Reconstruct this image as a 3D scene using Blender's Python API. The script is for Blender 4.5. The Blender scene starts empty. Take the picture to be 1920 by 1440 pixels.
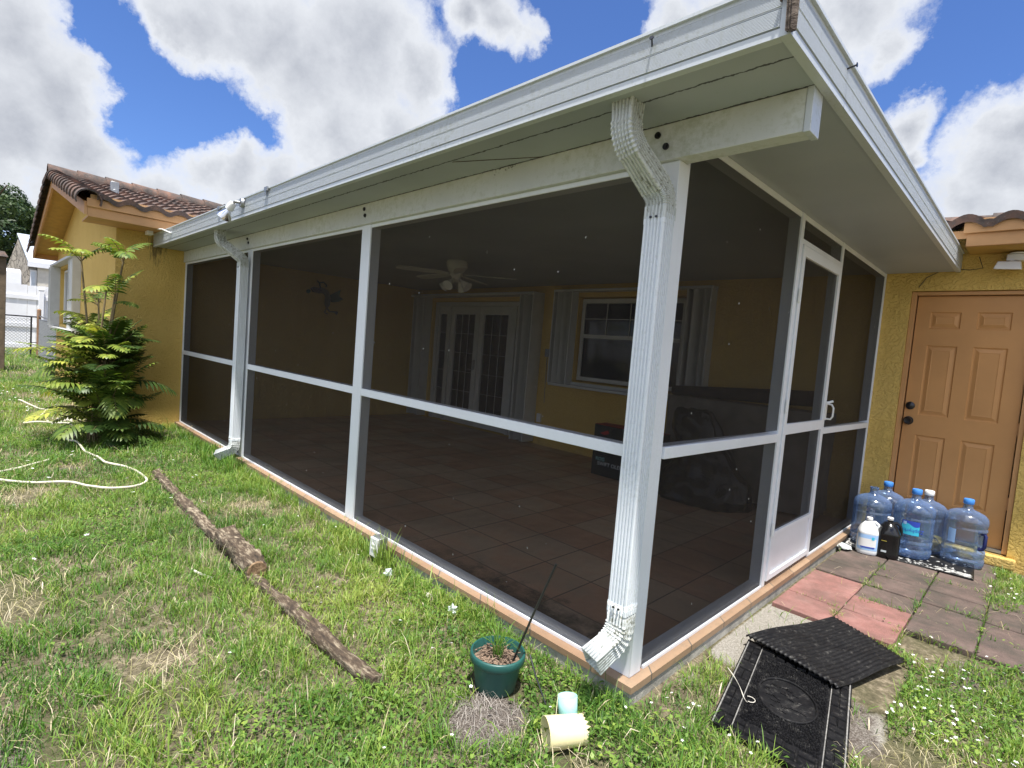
import bpy, bmesh, math, random
import numpy as np
from mathutils import Vector, Matrix
random.seed(7); RNG = np.random.default_rng(11)
sc = bpy.context.scene
C = sc.collection
R = math.radians
ORG = {}

# ---------------------------------------------------------------- mesh helpers
class MB:
    def __init__(s): s.v = []; s.f = []
    def add(s, vs, fs):
        o = len(s.v); s.v += [tuple(p) for p in vs]; s.f += [tuple(i + o for i in f) for f in fs]; return s
    def box(s, x0, x1, y0, y1, z0, z1):
        return s.add([(x0,y0,z0),(x1,y0,z0),(x1,y1,z0),(x0,y1,z0),(x0,y0,z1),(x1,y0,z1),(x1,y1,z1),(x0,y1,z1)],
                     [(0,3,2,1),(4,5,6,7),(0,1,5,4),(1,2,6,5),(2,3,7,6),(3,0,4,7)])
    def hexa(s, p):  # 8 corners, order like box
        return s.add(p, [(0,3,2,1),(4,5,6,7),(0,1,5,4),(1,2,6,5),(2,3,7,6),(3,0,4,7)])
    def lathe(s, prof, cx=0, cy=0, cz=0, n=32, rf=None, axis='z', cap0=True, cap1=True):
        vs = []
        for (r, z) in prof:
            for i in range(n):
                a = 2*math.pi*i/n; rr = r*(rf(a, z) if rf else 1)
                p = (rr*math.cos(a), rr*math.sin(a), z)
                if axis == 'y': p = (p[0], p[2], p[1])
                if axis == 'x': p = (p[2], p[0], p[1])
                vs.append((p[0]+cx, p[1]+cy, p[2]+cz))
        fs = []
        for j in range(len(prof)-1):
            for i in range(n):
                a, b = j*n+i, j*n+(i+1) % n
                fs.append((a, b, b+n, a+n))
        if cap0: fs.append(tuple(range(n-1, -1, -1)))
        if cap1: fs.append(tuple((len(prof)-1)*n+i for i in range(n)))
        return s.add(vs, fs)
    def tube(s, pts, r, n=8, caps=True):
        pts = [Vector(p) for p in pts]; m = len(pts)
        rr = r if isinstance(r, (list, tuple)) else [r]*m
        up = Vector((0, 0, 1)); vs = []; prevA = None
        for k in range(m):
            t = (pts[min(k+1, m-1)]-pts[max(k-1, 0)]).normalized()
            if prevA is None:
                A = t.cross(up)
                if A.length < .05: A = t.cross(Vector((1, 0, 0)))
            else: A = prevA - t*prevA.dot(t)
            A.normalize(); prevA = A; B = t.cross(A)
            for i in range(n):
                a = 2*math.pi*i/n
                vs.append(pts[k]+A*(rr[k]*math.cos(a))+B*(rr[k]*math.sin(a)))
        fs = [(k*n+i, k*n+(i+1) % n, (k+1)*n+(i+1) % n, (k+1)*n+i) for k in range(m-1) for i in range(n)]
        if caps: fs += [tuple(range(n-1, -1, -1)), tuple((m-1)*n+i for i in range(n))]
        return s.add(vs, fs)
    def sweep(s, pts, prof, xdir=Vector((1, 0, 0)), scales=None, caps=True):
        pts = [Vector(p) for p in pts]; m = len(pts); n = len(prof); vs = []
        for k in range(m):
            t = (pts[min(k+1, m-1)]-pts[max(k-1, 0)]).normalized()
            A = (xdir - t*xdir.dot(t)).normalized(); B = t.cross(A)
            q = scales[k] if scales else 1
            vs += [pts[k]+A*(a*q)+B*(b*q) for a, b in prof]
        fs = [(k*n+i, k*n+(i+1) % n, (k+1)*n+(i+1) % n, (k+1)*n+i) for k in range(m-1) for i in range(n)]
        if caps: fs += [tuple(range(n-1, -1, -1)), tuple((m-1)*n+i for i in range(n))]
        return s.add(vs, fs)
    def prism(s, poly, z0, z1, ax='z'):
        n = len(poly)
        def P(a, b, c): return {'z': (a, b, c), 'y': (a, c, b), 'x': (c, a, b)}[ax]
        vs = [P(a, b, z0) for a, b in poly]+[P(a, b, z1) for a, b in poly]
        return s.add(vs, [tuple(range(n-1, -1, -1)), tuple(range(n, 2*n))]+[(i, (i+1) % n, n+(i+1) % n, n+i) for i in range(n)])
    def mesh(s, name, off=(0, 0, 0), fix=True, ang=35):
        me = bpy.data.meshes.new(name)
        me.from_pydata([(p[0]-off[0], p[1]-off[1], p[2]-off[2]) for p in s.v], [], s.f)
        if fix:
            bm = bmesh.new(); bm.from_mesh(me); bmesh.ops.recalc_face_normals(bm, faces=bm.faces); bm.to_mesh(me); bm.free()
        me.polygons.foreach_set('use_smooth', [True]*len(me.polygons))
        me.set_sharp_from_angle(angle=R(ang))
        return me

def origin_of(parent):
    return ORG.get(parent.name, (0, 0, 0)) if parent else (0, 0, 0)
def obj(name, mb, m, parent=None, bevel=0, loc=None, fix=True, ang=35):
    off = origin_of(parent) if parent else (loc or (0, 0, 0))
    me = mb.mesh(name, off, fix, ang) if isinstance(mb, MB) else mb
    o = bpy.data.objects.new(name, me); C.objects.link(o)
    if m: me.materials.append(m)
    if parent: o.parent = parent; ORG[o.name] = off
    else: o.location = off; ORG[o.name] = off
    if bevel:
        b = o.modifiers.new('bevel', 'BEVEL'); b.width = bevel; b.segments = 2; b.limit_method = 'ANGLE'; b.angle_limit = R(50); b.harden_normals = False
    return o
def thing(name, label, cat, loc=(0, 0, 0), group=None):
    o = bpy.data.objects.new(name, None); C.objects.link(o); o.location = loc; o.empty_display_size = .1
    ORG[o.name] = tuple(loc); o['label'] = label; o['category'] = cat
    if group: o['group'] = group
    return o
def tag(o, label, cat, group=None, kind=None):
    o['label'] = label; o['category'] = cat
    if group: o['group'] = group
    if kind: o['kind'] = kind
    return o
def struct(o, label=None, cat=None):
    o['kind'] = 'structure'
    if label: o['label'] = label
    if cat: o['category'] = cat
    return o
def dup(root, loc, rotz, label, group):
    r = root.copy(); C.objects.link(r); r.location = loc; r.rotation_euler = (0, 0, rotz); r['label'] = label; r['group'] = group
    for ch in list(root.children):
        c = ch.copy(); C.objects.link(c); c.parent = r
        for g in list(ch.children):
            d = g.copy(); C.objects.link(d); d.parent = c
    return r

# ---------------------------------------------------------------- materials
def newmat(name):
    m = bpy.data.materials.new(name); m.use_nodes = True
    nt = m.node_tree; b = nt.nodes['Principled BSDF']; return m, nt, b
def N(nt, t, **k):
    n = nt.nodes.new(t)
    for a, v in k.items():
        if a == 'inp':
            for i, x in v.items(): n.inputs[i].default_value = x
        else: setattr(n, a, v)
    return n
def col(c): return (c[0], c[1], c[2], 1)
def ramp(nt, fac, stops, interp='LINEAR'):
    r = N(nt, 'ShaderNodeValToRGB'); e = r.color_ramp; e.interpolation = interp
    while len(e.elements) < len(stops): e.elements.new(.5)
    for el, (p, c) in zip(e.elements, stops):
        el.position = p; el.color = col(c) if len(c) == 3 else c
    nt.links.new(fac, r.inputs[0]); return r.outputs[0]
def noise(nt, scale, detail=4, vec=None, rough=.55, dist=0, sc3=None):
    if vec is None: vec = N(nt, 'ShaderNodeTexCoord').outputs['Object']
    if sc3:
        mp = N(nt, 'ShaderNodeMapping'); mp.inputs['Scale'].default_value = sc3; nt.links.new(vec, mp.inputs[0]); vec = mp.outputs[0]
    n = N(nt, 'ShaderNodeTexNoise', inp={'Scale': scale, 'Detail': detail, 'Roughness': rough, 'Distortion': dist})
    nt.links.new(vec, n.inputs['Vector']); return n.outputs['Fac']
def mix(nt, fac, a, b, bt='MIX'):
    m = N(nt, 'ShaderNodeMix', data_type='RGBA', blend_type=bt)
    for i, x in ((0, fac), (6, a), (7, b)):
        if isinstance(x, (int, float)): m.inputs[i].default_value = x
        elif isinstance(x, tuple): m.inputs[i].default_value = col(x)
        else: nt.links.new(x, m.inputs[i])
    return m.outputs[2]
def math_(nt, op, a, b=None, c=None, clamp=False):
    m = N(nt, 'ShaderNodeMath', operation=op, use_clamp=clamp)
    for i, x in enumerate((a, b, c)):
        if x is None: continue
        if isinstance(x, (int, float)): m.inputs[i].default_value = x
        else: nt.links.new(x, m.inputs[i])
    return m.outputs[0]
def bump(nt, b, h, strength=.5, dist=.01):
    n = N(nt, 'ShaderNodeBump', inp={'Strength': strength, 'Distance': dist}); nt.links.new(h, n.inputs['Height'])
    nt.links.new(n.outputs[0], b.inputs['Normal']); return n
def xyz(nt):
    s = N(nt, 'ShaderNodeSeparateXYZ'); nt.links.new(N(nt, 'ShaderNodeNewGeometry').outputs['Position'], s.inputs[0]); return s.outputs
def gray(c, k): return tuple(x*k for x in c)

def m_simple(name, c, rough=.5, var=.15, vs=6, met=0, bs=None, bd=.002, spec=.5, c2=None, sc3=None):
    m, nt, b = newmat(name)
    f = noise(nt, vs, 5, sc3=sc3)
    cc = ramp(nt, f, [(.3, gray(c, 1-var)), (.7, c2 or gray(c, 1+var))])
    nt.links.new(cc, b.inputs['Base Color']); b.inputs['Roughness'].default_value = rough; b.inputs['Metallic'].default_value = met
    b.inputs['Specular IOR Level'].default_value = spec
    if bs: bump(nt, b, noise(nt, bs, 4), .6, bd)
    return m
def m_alu(name, c, dirt=.25, rough=.4, green=(.30, .31, .22)):
    """painted aluminium: faint orange peel, chalking, mildew specks and vertical drip marks"""
    m, nt, b = newmat(name)
    f1 = noise(nt, 3, 6); f2 = noise(nt, 60, 5, rough=.7); f3 = noise(nt, 9, 5, sc3=(9, 9, 1))
    cc = ramp(nt, f1, [(.25, gray(c, .93)), (.75, gray(c, 1.04))])
    spk = ramp(nt, math_(nt, 'MULTIPLY', f2, math_(nt, 'ADD', f1, .45)), [(.52, (0, 0, 0)), (.66, (1, 1, 1))])
    cc = mix(nt, math_(nt, 'MULTIPLY', spk, dirt), cc, green)
    drip = ramp(nt, f3, [(.55, (0, 0, 0)), (.75, (1, 1, 1))])
    cc = mix(nt, math_(nt, 'MULTIPLY', drip, dirt*.7), cc, gray(green, 1.3))
    nt.links.new(cc, b.inputs['Base Color']); b.inputs['Roughness'].default_value = rough
    bump(nt, b, noise(nt, 250, 2), .15, .001)
    return m
M = {}
M['alu'] = m_alu('white_aluminium', (.58, .62, .66), .30)
M['alu_clean'] = m_alu('white_frame', (.78, .81, .86), .06)
M['spout'] = m_alu('downspout_white', (.74, .78, .83), .16, .35)
M['spout_dirty'] = m_alu('downspout_mildew', (.60, .63, .63), .75, .5, (.15, .15, .10))
M['vinyl'] = m_simple('white_vinyl', (.74, .75, .78), .45, .04, 3)
M['shutter'] = m_simple('shutter_white', (.56, .57, .57), .45, .06, 8)
M['fanwhite'] = m_simple('fan_white', (.66, .65, .60), .45, .05, 8)
M['black_plastic'] = m_simple('black_plastic', (.012, .012, .013), .35, .3, 12)
M['steel'] = m_simple('galvanised_steel', (.32, .33, .34), .45, .15, 20, met=.7)
M['darksteel'] = m_simple('dark_knob', (.05, .05, .055), .3, .2, 20, met=.8)
M['chrome'] = m_simple('lamp_reflector', (.75, .76, .78), .12, .03, 10, met=1)
M['bulb'] = m_simple('bulb_white', (.78, .78, .76), .2, .03, 10)
M['orange'] = m_simple('orange_trim_paint', (.54, .29, .12), .6, .10, 5, bs=40, bd=.001)
M['yellow_soffit'] = m_simple('soffit_yellow_paint', (.50, .30, .07), .7, .12, 9, bs=40, bd=.002)
M['mortar'] = m_simple('orange_mortar', (.45, .27, .13), .85, .22, 14, bs=60, bd=.004)

def m_stucco():
    m, nt, b = newmat('yellow_stucco')
    tc = N(nt, 'ShaderNodeTexCoord').outputs['Object']
    f = noise(nt, 1.3, 6, tc); f2 = noise(nt, 14, 4, tc)
    c = ramp(nt, f, [(.3, (.68, .46, .12)), (.7, (.77, .55, .17))])
    c = mix(nt, math_(nt, 'MULTIPLY', f2, .25), c, (.56, .36, .12))
    # mildew runs: streaked noise, mostly thin
    st = noise(nt, 5, 6, tc, .7, 0, (6, 6, .7)); bl = noise(nt, 1.1, 3, tc)
    g = ramp(nt, math_(nt, 'MULTIPLY', st, bl), [(.36, (0, 0, 0)), (.46, (1, 1, 1))])
    c = mix(nt, math_(nt, 'MULTIPLY', g, .35), c, (.12, .09, .05))
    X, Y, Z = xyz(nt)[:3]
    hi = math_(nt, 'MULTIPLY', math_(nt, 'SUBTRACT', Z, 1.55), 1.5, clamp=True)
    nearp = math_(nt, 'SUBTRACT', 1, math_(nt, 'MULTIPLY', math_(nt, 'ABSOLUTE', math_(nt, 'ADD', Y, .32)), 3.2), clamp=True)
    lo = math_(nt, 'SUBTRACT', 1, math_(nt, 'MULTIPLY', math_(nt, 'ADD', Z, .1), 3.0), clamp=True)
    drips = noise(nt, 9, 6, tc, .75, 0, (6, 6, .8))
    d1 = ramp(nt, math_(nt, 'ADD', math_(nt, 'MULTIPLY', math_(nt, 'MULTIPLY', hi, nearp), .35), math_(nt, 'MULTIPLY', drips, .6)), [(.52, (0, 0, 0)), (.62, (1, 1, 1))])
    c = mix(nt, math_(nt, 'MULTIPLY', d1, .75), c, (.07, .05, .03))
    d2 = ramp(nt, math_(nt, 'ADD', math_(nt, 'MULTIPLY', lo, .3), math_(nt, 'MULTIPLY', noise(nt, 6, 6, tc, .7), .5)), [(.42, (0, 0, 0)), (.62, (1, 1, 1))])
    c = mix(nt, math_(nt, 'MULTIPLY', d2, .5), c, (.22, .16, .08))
    nt.links.new(c, b.inputs['Base Color']); b.inputs['Roughness'].default_value = .9
    n1 = noise(nt, 26, 4, tc, .5, 1.6); n2 = noise(nt, 120, 3, tc)
    r1 = ramp(nt, n1, [(.42, (0, 0, 0)), (.55, (1, 1, 1))])
    bump(nt, b, math_(nt, 'ADD', r1, math_(nt, 'MULTIPLY', n2, .35)), .75, .008)
    return m
M['stucco'] = m_stucco()

def m_rooftile():
    m, nt, b = newmat('weathered_barrel_tile')
    f = noise(nt, 5, 7, rough=.65); f2 = noise(nt, 22, 6, rough=.7); f3 = noise(nt, 60, 4)
    c = ramp(nt, f, [(.28, (.040, .034, .032)), (.42, (.075, .058, .050)), (.55, (.14, .085, .064)), (.66, (.21, .115, .08)), (.8, (.13, .11, .10))])
    c = mix(nt, ramp(nt, f2, [(.5, (0, 0, 0)), (.7, (.65, .65, .65))]), c, (.09, .083, .078))
    c = mix(nt, ramp(nt, f3, [(.6, (0, 0, 0)), (.75, (.5, .5, .5))]), c, (.27, .25, .22))
    nt.links.new(c, b.inputs['Base Color']); b.inputs['Roughness'].default_value = .92
    bump(nt, b, math_(nt, 'ADD', f2, math_(nt, 'MULTIPLY', f3, .5)), .8, .006)
    return m
M['tile'] = m_rooftile()

def m_soffit():
    """cream pan roof underside; panel seams gathered dark mildew"""
    m, nt, b = newmat('porch_soffit')
    X, Y, Z = xyz(nt)[:3]
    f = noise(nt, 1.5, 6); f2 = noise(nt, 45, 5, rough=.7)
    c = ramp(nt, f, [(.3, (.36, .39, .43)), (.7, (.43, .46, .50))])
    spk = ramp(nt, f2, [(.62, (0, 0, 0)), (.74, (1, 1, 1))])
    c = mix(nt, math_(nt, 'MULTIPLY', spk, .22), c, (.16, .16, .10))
    wob = math_(nt, 'MULTIPLY', noise(nt, 30, 3), .022)
    wid = math_(nt, 'MULTIPLY', noise(nt, 38, 5, rough=.85), .026)
    for yy, k in ((-.225, .55), (-.018, 1.0)):
        d = math_(nt, 'ABSOLUTE', math_(nt, 'ADD', math_(nt, 'SUBTRACT', Y, yy), math_(nt, 'SUBTRACT', wob, .011)))
        lim = math_(nt, 'MULTIPLY', math_(nt, 'SUBTRACT', wid, .005), k)
        on = math_(nt, 'LESS_THAN', d, lim)
        c = mix(nt, math_(nt, 'MULTIPLY', on, .9), c, (.022, .02, .015))
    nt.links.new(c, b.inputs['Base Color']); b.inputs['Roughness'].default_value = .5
    return m
M['soffit'] = m_soffit()
def m_beam():
    m, nt, b = newmat('beam_mildewed')
    X, Y, Z = xyz(nt)[:3]
    f = noise(nt, 2.2, 6); f2 = noise(nt, 22, 6, rough=.75); f3 = noise(nt, 70, 4, rough=.7)
    c = ramp(nt, f, [(.3, (.56, .58, .57)), (.7, (.66, .68, .67))])
    green = ramp(nt, math_(nt, 'MULTIPLY', f2, math_(nt, 'ADD', f, .5)), [(.48, (0, 0, 0)), (.68, (1, 1, 1))])
    c = mix(nt, math_(nt, 'MULTIPLY', green, .35), c, (.26, .29, .15))
    # black growth clinging to upper edge and one clump by the middle bay
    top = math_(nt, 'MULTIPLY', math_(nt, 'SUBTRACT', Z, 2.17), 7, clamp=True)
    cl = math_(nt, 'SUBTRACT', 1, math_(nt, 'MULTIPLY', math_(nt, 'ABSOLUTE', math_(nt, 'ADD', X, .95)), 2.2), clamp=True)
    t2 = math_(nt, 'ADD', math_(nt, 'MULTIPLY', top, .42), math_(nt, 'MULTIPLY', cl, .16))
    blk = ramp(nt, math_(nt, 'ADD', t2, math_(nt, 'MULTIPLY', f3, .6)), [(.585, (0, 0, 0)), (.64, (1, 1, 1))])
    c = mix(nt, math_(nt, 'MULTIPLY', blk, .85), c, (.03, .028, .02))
    nt.links.new(c, b.inputs['Base Color']); b.inputs['Roughness'].default_value = .5
    return m
M['beam'] = m_beam()

def m_screen():
    """charcoal insect mesh: mostly see-through, threads catch light; denser when seen edge-on"""
    m, nt, b = newmat('charcoal_screen'); nt.nodes.remove(b)
    out = nt.nodes['Material Output']
    tr = N(nt, 'ShaderNodeBsdfTransparent'); tr.inputs[0].default_value = (1, 1, 1, 1)
    df = N(nt, 'ShaderNodeBsdfDiffuse'); tl = N(nt, 'ShaderNodeBsdfTranslucent', inp={'Color': (.03, .03, .032, 1)})
    st = noise(nt, 6, 5, sc3=(10, 10, .35)); sp = N(nt, 'ShaderNodeTexVoronoi', feature='F1', inp={'Scale': 9})
    nt.links.new(N(nt, 'ShaderNodeTexCoord').outputs['Object'], sp.inputs['Vector'])
    f2 = noise(nt, 38, 3)
    speck = math_(nt, 'MULTIPLY', math_(nt, 'LESS_THAN', sp.outputs['Distance'], .045), math_(nt, 'GREATER_THAN', f2, .52))
    c = ramp(nt, st, [(.35, (.038, .033, .029)), (.75, (.062, .054, .047))])
    mp2 = N(nt, 'ShaderNodeMapping'); mp2.inputs['Scale'].default_value = (1, 1, .16); nt.links.new(N(nt, 'ShaderNodeTexCoord').outputs['Object'], mp2.inputs[0])
    sp2 = N(nt, 'ShaderNodeTexVoronoi', feature='F1', inp={'Scale': 13}); nt.links.new(mp2.outputs[0], sp2.inputs['Vector'])
    scr = math_(nt, 'MULTIPLY', math_(nt, 'LESS_THAN', sp2.outputs['Distance'], .022), math_(nt, 'GREATER_THAN', noise(nt, 3, 3), .54))
    speck = math_(nt, 'MAXIMUM', speck, math_(nt, 'MULTIPLY', scr, .6))
    c = mix(nt, speck, c, (.5, .5, .48)); nt.links.new(c, df.inputs[0])
    a = N(nt, 'ShaderNodeAddShader'); 
    mx0 = N(nt, 'ShaderNodeMixShader'); mx0.inputs[0].default_value = .25
    nt.links.new(df.outputs[0], mx0.inputs[1]); nt.links.new(tl.outputs[0], mx0.inputs[2])
    lw = N(nt, 'ShaderNodeLayerWeight', inp={'Blend': .35})
    op = math_(nt, 'MULTIPLY_ADD', lw.outputs['Facing'], .54, .17, clamp=True)
    op = math_(nt, 'MAXIMUM', op, speck)
    mx = N(nt, 'ShaderNodeMixShader'); nt.links.new(op, mx.inputs[0]); nt.links.new(tr.outputs[0], mx.inputs[1]); nt.links.new(mx0.outputs[0], mx.inputs[2])
    nt.links.new(mx.outputs[0], out.inputs[0])
    return m
M['screen'] = m_screen()

def m_glass(name, c=(.010, .014, .03), rough=.07):
    m, nt, b = newmat(name); b.inputs['Base Color'].default_value = col(c); b.inputs['Roughness'].default_value = rough
    bump(nt, b, noise(nt, 3, 2), .05, .01); return m
M['glass'] = m_glass('dark_window_glass')

def m_floortile():
    m, nt, b = newmat('brown_floor_tile')
    tc = N(nt, 'ShaderNodeTexCoord').outputs['Object']
    mp = N(nt, 'ShaderNodeMapping'); mp.inputs['Location'].default_value = (.66+.355*30, -.27+.355*10, 0); nt.links.new(tc, mp.inputs[0])
    br = N(nt, 'ShaderNodeTexBrick', offset=0, squash=1, inp={'Color1': (.0, .0, .0, 1), 'Color2': (1, 1, 1, 1), 'Mortar': (.5, .5, .5, 1), 'Scale': 1, 'Mortar Size': .004, 'Mortar Smooth': .1, 'Brick Width': .355, 'Row Height': .355})
    nt.links.new(mp.outputs[0], br.inputs['Vector'])
    rb = N(nt, 'ShaderNodeSeparateColor'); nt.links.new(br.outputs['Color'], rb.inputs[0])
    f = noise(nt, 3.5, 6, tc, .65)
    v = math_(nt, 'ADD', math_(nt, 'MULTIPLY', rb.outputs[0], .28), math_(nt, 'MULTIPLY', f, .72))
    c = ramp(nt, v, [(.2, (.36, .20, .13)), (.42, (.52, .31, .20)), (.58, (.50, .36, .25)), (.85, (.62, .45, .32))])
    dk = ramp(nt, noise(nt, 1.7, 6, tc, .7), [(.42, (0, 0, 0)), (.62, (1, 1, 1))])
    c = mix(nt, math_(nt, 'MULTIPLY', dk, .30), c, (.09, .07, .055))
    # black grime collected along the outer edges of the slab
    X, Y, Z = xyz(nt)[:3]
    e = math_(nt, 'SUBTRACT', 1, math_(nt, 'MULTIPLY', Y, 1.35), clamp=True)
    cx = math_(nt, 'SUBTRACT', 1, math_(nt, 'MULTIPLY', math_(nt, 'ABSOLUTE', math_(nt, 'ADD', X, .7)), .32), clamp=True)
    gm = ramp(nt, math_(nt, 'ADD', math_(nt, 'MULTIPLY', math_(nt, 'MULTIPLY', e, cx), .55), math_(nt, 'MULTIPLY', noise(nt, 7, 7, tc, .75), .6)), [(.60, (0, 0, 0)), (.74, (1, 1, 1))])
    c = mix(nt, math_(nt, 'MULTIPLY', gm, .8), c, (.014, .013, .012))
    c = mix(nt, br.outputs['Fac'], c, (.13, .10, .08))
    nt.links.new(c, b.inputs['Base Color']); b.inputs['Roughness'].default_value = .55
    bump(nt, b, math_(nt, 'SUBTRACT', math_(nt, 'MULTIPLY', f, .3), br.outputs['Fac']), .5, .003)
    return m
M['floor'] = m_floortile()
def m_edgetile():
    m, nt, b = newmat('terracotta_edge_tile')
    X, Y, Z = xyz(nt)[:3]
    s = math_(nt, 'ADD', X, Y); fr = math_(nt, 'FRACT', math_(nt, 'DIVIDE', math_(nt, 'ADD', s, 30.03), .355))
    jt = math_(nt, 'LESS_THAN', fr, .022)
    idn = N(nt, 'ShaderNodeTexWhiteNoise', noise_dimensions='1D'); nt.links.new(math_(nt, 'FLOOR', math_(nt, 'DIVIDE', math_(nt, 'ADD', s, 30.03), .355)), idn.inputs['W'])
    v = math_(nt, 'ADD', math_(nt, 'MULTIPLY', idn.outputs[0], .45), math_(nt, 'MULTIPLY', noise(nt, 9, 6, rough=.7), .55))
    c = ramp(nt, v, [(.15, (.15, .10, .065)), (.45, (.27, .17, .105)), (.75, (.33, .23, .15)), (.95, (.20, .155, .115))])
    dirt = ramp(nt, noise(nt, 18, 6, rough=.75), [(.52, (0, 0, 0)), (.7, (1, 1, 1))])
    c = mix(nt, math_(nt, 'MULTIPLY', dirt, .5), c, (.12, .09, .06))
    c = mix(nt, jt, c, (.10, .09, .075)); nt.links.new(c, b.inputs['Base Color']); b.inputs['Roughness'].default_value = .6
    bump(nt, b, math_(nt, 'SUBTRACT', 1, jt), .5, .003); return m
M['edgetile'] = m_edgetile()
M['concrete'] = m_simple('rough_concrete', (.33, .32, .29), .95, .35, 12, bs=90, bd=.006)
def m_paver(name, c1, c2, c3, dirty):
    m, nt, b = newmat(name)
    f = noise(nt, 7, 7, rough=.7); g = noise(nt, 220, 3, rough=.8)
    c = ramp(nt, f, [(.28, c3), (.45, c1), (.7, c2)])
    c = mix(nt, ramp(nt, g, [(.5, (0, 0, 0)), (.72, (.6, .6, .6))]), c, gray(c2, 1.25))
    d = ramp(nt, noise(nt, 3.1, 7, rough=.75), [(.40, (0, 0, 0)), (.62, (1, 1, 1))])
    c = mix(nt, math_(nt, 'MULTIPLY', d, dirty), c, (.055, .05, .04))
    nt.links.new(c, b.inputs['Base Color']); b.inputs['Roughness'].default_value = .95
    bump(nt, b, math_(nt, 'ADD', g, f), .9, .005); return m
M['paver_pink'] = m_paver('pink_paver', (.25, .115, .10), (.32, .17, .15), (.18, .09, .075), .45)
M['paver_old'] = m_paver('sooty_paver', (.105, .073, .063), (.165, .118, .103), (.055, .044, .038), .8)

def m_ground():
    m, nt, b = newmat('lawn_soil')
    tc = N(nt, 'ShaderNodeTexCoord').outputs['Object']
    f = noise(nt, 1.2, 6, tc); f2 = noise(nt, 30, 6, tc, .7); f3 = noise(nt, 160, 4, tc, .8)
    c = ramp(nt, f2, [(.3, (.07, .06, .04)), (.5, (.16, .135, .09)), (.7, (.36, .30, .215))])
    c = mix(nt, ramp(nt, f, [(.45, (0, 0, 0)), (.6, (.6, .6, .6))]), c, (.075, .085, .035))
    at = N(nt, 'ShaderNodeAttribute', attribute_name='sand')
    s = ramp(nt, math_(nt, 'MULTIPLY_ADD', f2, .5, at.outputs['Fac']), [(.62, (0, 0, 0)), (.82, (1, 1, 1))])
    sc_ = ramp(nt, f3, [(.32, (.14, .125, .105)), (.5, (.30, .28, .245)), (.7, (.46, .44, .40))])
    c = mix(nt, s, c, sc_)
    at2 = N(nt, 'ShaderNodeAttribute', attribute_name='dirt')
    s2 = ramp(nt, math_(nt, 'MULTIPLY_ADD', f2, .5, at2.outputs['Fac']), [(.62, (0, 0, 0)), (.82, (1, 1, 1))])
    dc = ramp(nt, f3, [(.3, (.035, .027, .022)), (.5, (.12, .10, .085)), (.68, (.34, .31, .28))])
    c = mix(nt, s2, c, dc)
    nt.links.new(c, b.inputs['Base Color']); b.inputs['Roughness'].default_value = 1
    b.inputs['Specular IOR Level'].default_value = .1
    bump(nt, b, math_(nt, 'ADD', f2, math_(nt, 'MULTIPLY', f3, .6)), 1, .012); return m
M['ground'] = m_ground()

def m_leaf(name, stops, rough=.5, transl=.3, attr='tint', spec=.35):
    m, nt, b = newmat(name); out = nt.nodes['Material Output']
    at = N(nt, 'ShaderNodeAttribute', attribute_name=attr)
    c = ramp(nt, at.outputs['Fac'], stops)
    nt.links.new(c, b.inputs['Base Color']); b.inputs['Roughness'].default_value = rough; b.inputs['Specular IOR Level'].default_value = spec
    tl = N(nt, 'ShaderNodeBsdfTranslucent'); nt.links.new(mix(nt, 1.0, c, (1.25, 1.3, .6), 'MULTIPLY'), tl.inputs[0])
    mx = N(nt, 'ShaderNodeMixShader'); mx.inputs[0].default_value = transl
    nt.links.new(b.outputs[0], mx.inputs[1]); nt.links.new(tl.outputs[0], mx.inputs[2]); nt.links.new(mx.outputs[0], out.inputs[0])
    return m
M['grass'] = m_leaf('grass_blade', [(0, (.035, .095, .018)), (.3, (.095, .215, .033)), (.6, (.21, .315, .05)), (.8, (.34, .39, .10)), (.88, (.50, .43, .25)), (1, (.66, .58, .44))])
M['weed'] = m_leaf('broad_leaf', [(0, (.04, .095, .025)), (.5, (.12, .225, .042)), (1, (.30, .39, .075))], .45)
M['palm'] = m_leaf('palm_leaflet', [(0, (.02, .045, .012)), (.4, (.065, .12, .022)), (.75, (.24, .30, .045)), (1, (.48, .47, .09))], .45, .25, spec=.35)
M['tree'] = m_leaf('tree_leaf', [(0, (.010, .022, .008)), (.5, (.028, .055, .016)), (1, (.07, .11, .03))], .5, .2)
M['roots'] = m_leaf('dead_root', [(0, (.10, .085, .075)), (.5, (.28, .25, .22)), (1, (.50, .46, .42))], .8, .1)
M['petal'] = m_simple('white_petal', (.82, .82, .80), .6, .05, 9)
M['cane'] = m_simple('palm_cane', (.16, .12, .06), .7, .35, 20)
def m_wood(name, a, b_, cc):
    m, nt, b = newmat(name)
    f = noise(nt, 6, 7, rough=.7, sc3=(1.6, 7, 7)); g = noise(nt, 11, 6, rough=.8)
    c = ramp(nt, f, [(.3, a), (.5, b_), (.66, cc)])
    c = mix(nt, ramp(nt, g, [(.55, (0, 0, 0)), (.72, (.7, .7, .7))]), c, gray(a, .5))
    nt.links.new(c, b.inputs['Base Color']); b.inputs['Roughness'].default_value = .95
    bump(nt, b, math_(nt, 'ADD', f, math_(nt, 'MULTIPLY', g, .5)), 1, .02); return m
M['log'] = m_wood('rotten_timber', (.022, .016, .012), (.10, .070, .045), (.40, .335, .24))
M['cutwood'] = m_wood('sawn_wood_end', (.10, .06, .035), (.24, .15, .085), (.36, .25, .15))
M['oldwood'] = m_wood('rotten_fascia_wood', (.03, .024, .02), (.10, .075, .06), (.26, .21, .17))
M['fencewood'] = m_simple('brown_fence_board', (.25, .15, .09), .85, .3, 7)
M['hose'] = m_simple('cream_hose', (.62, .58, .47), .5, .12, 12)
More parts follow.
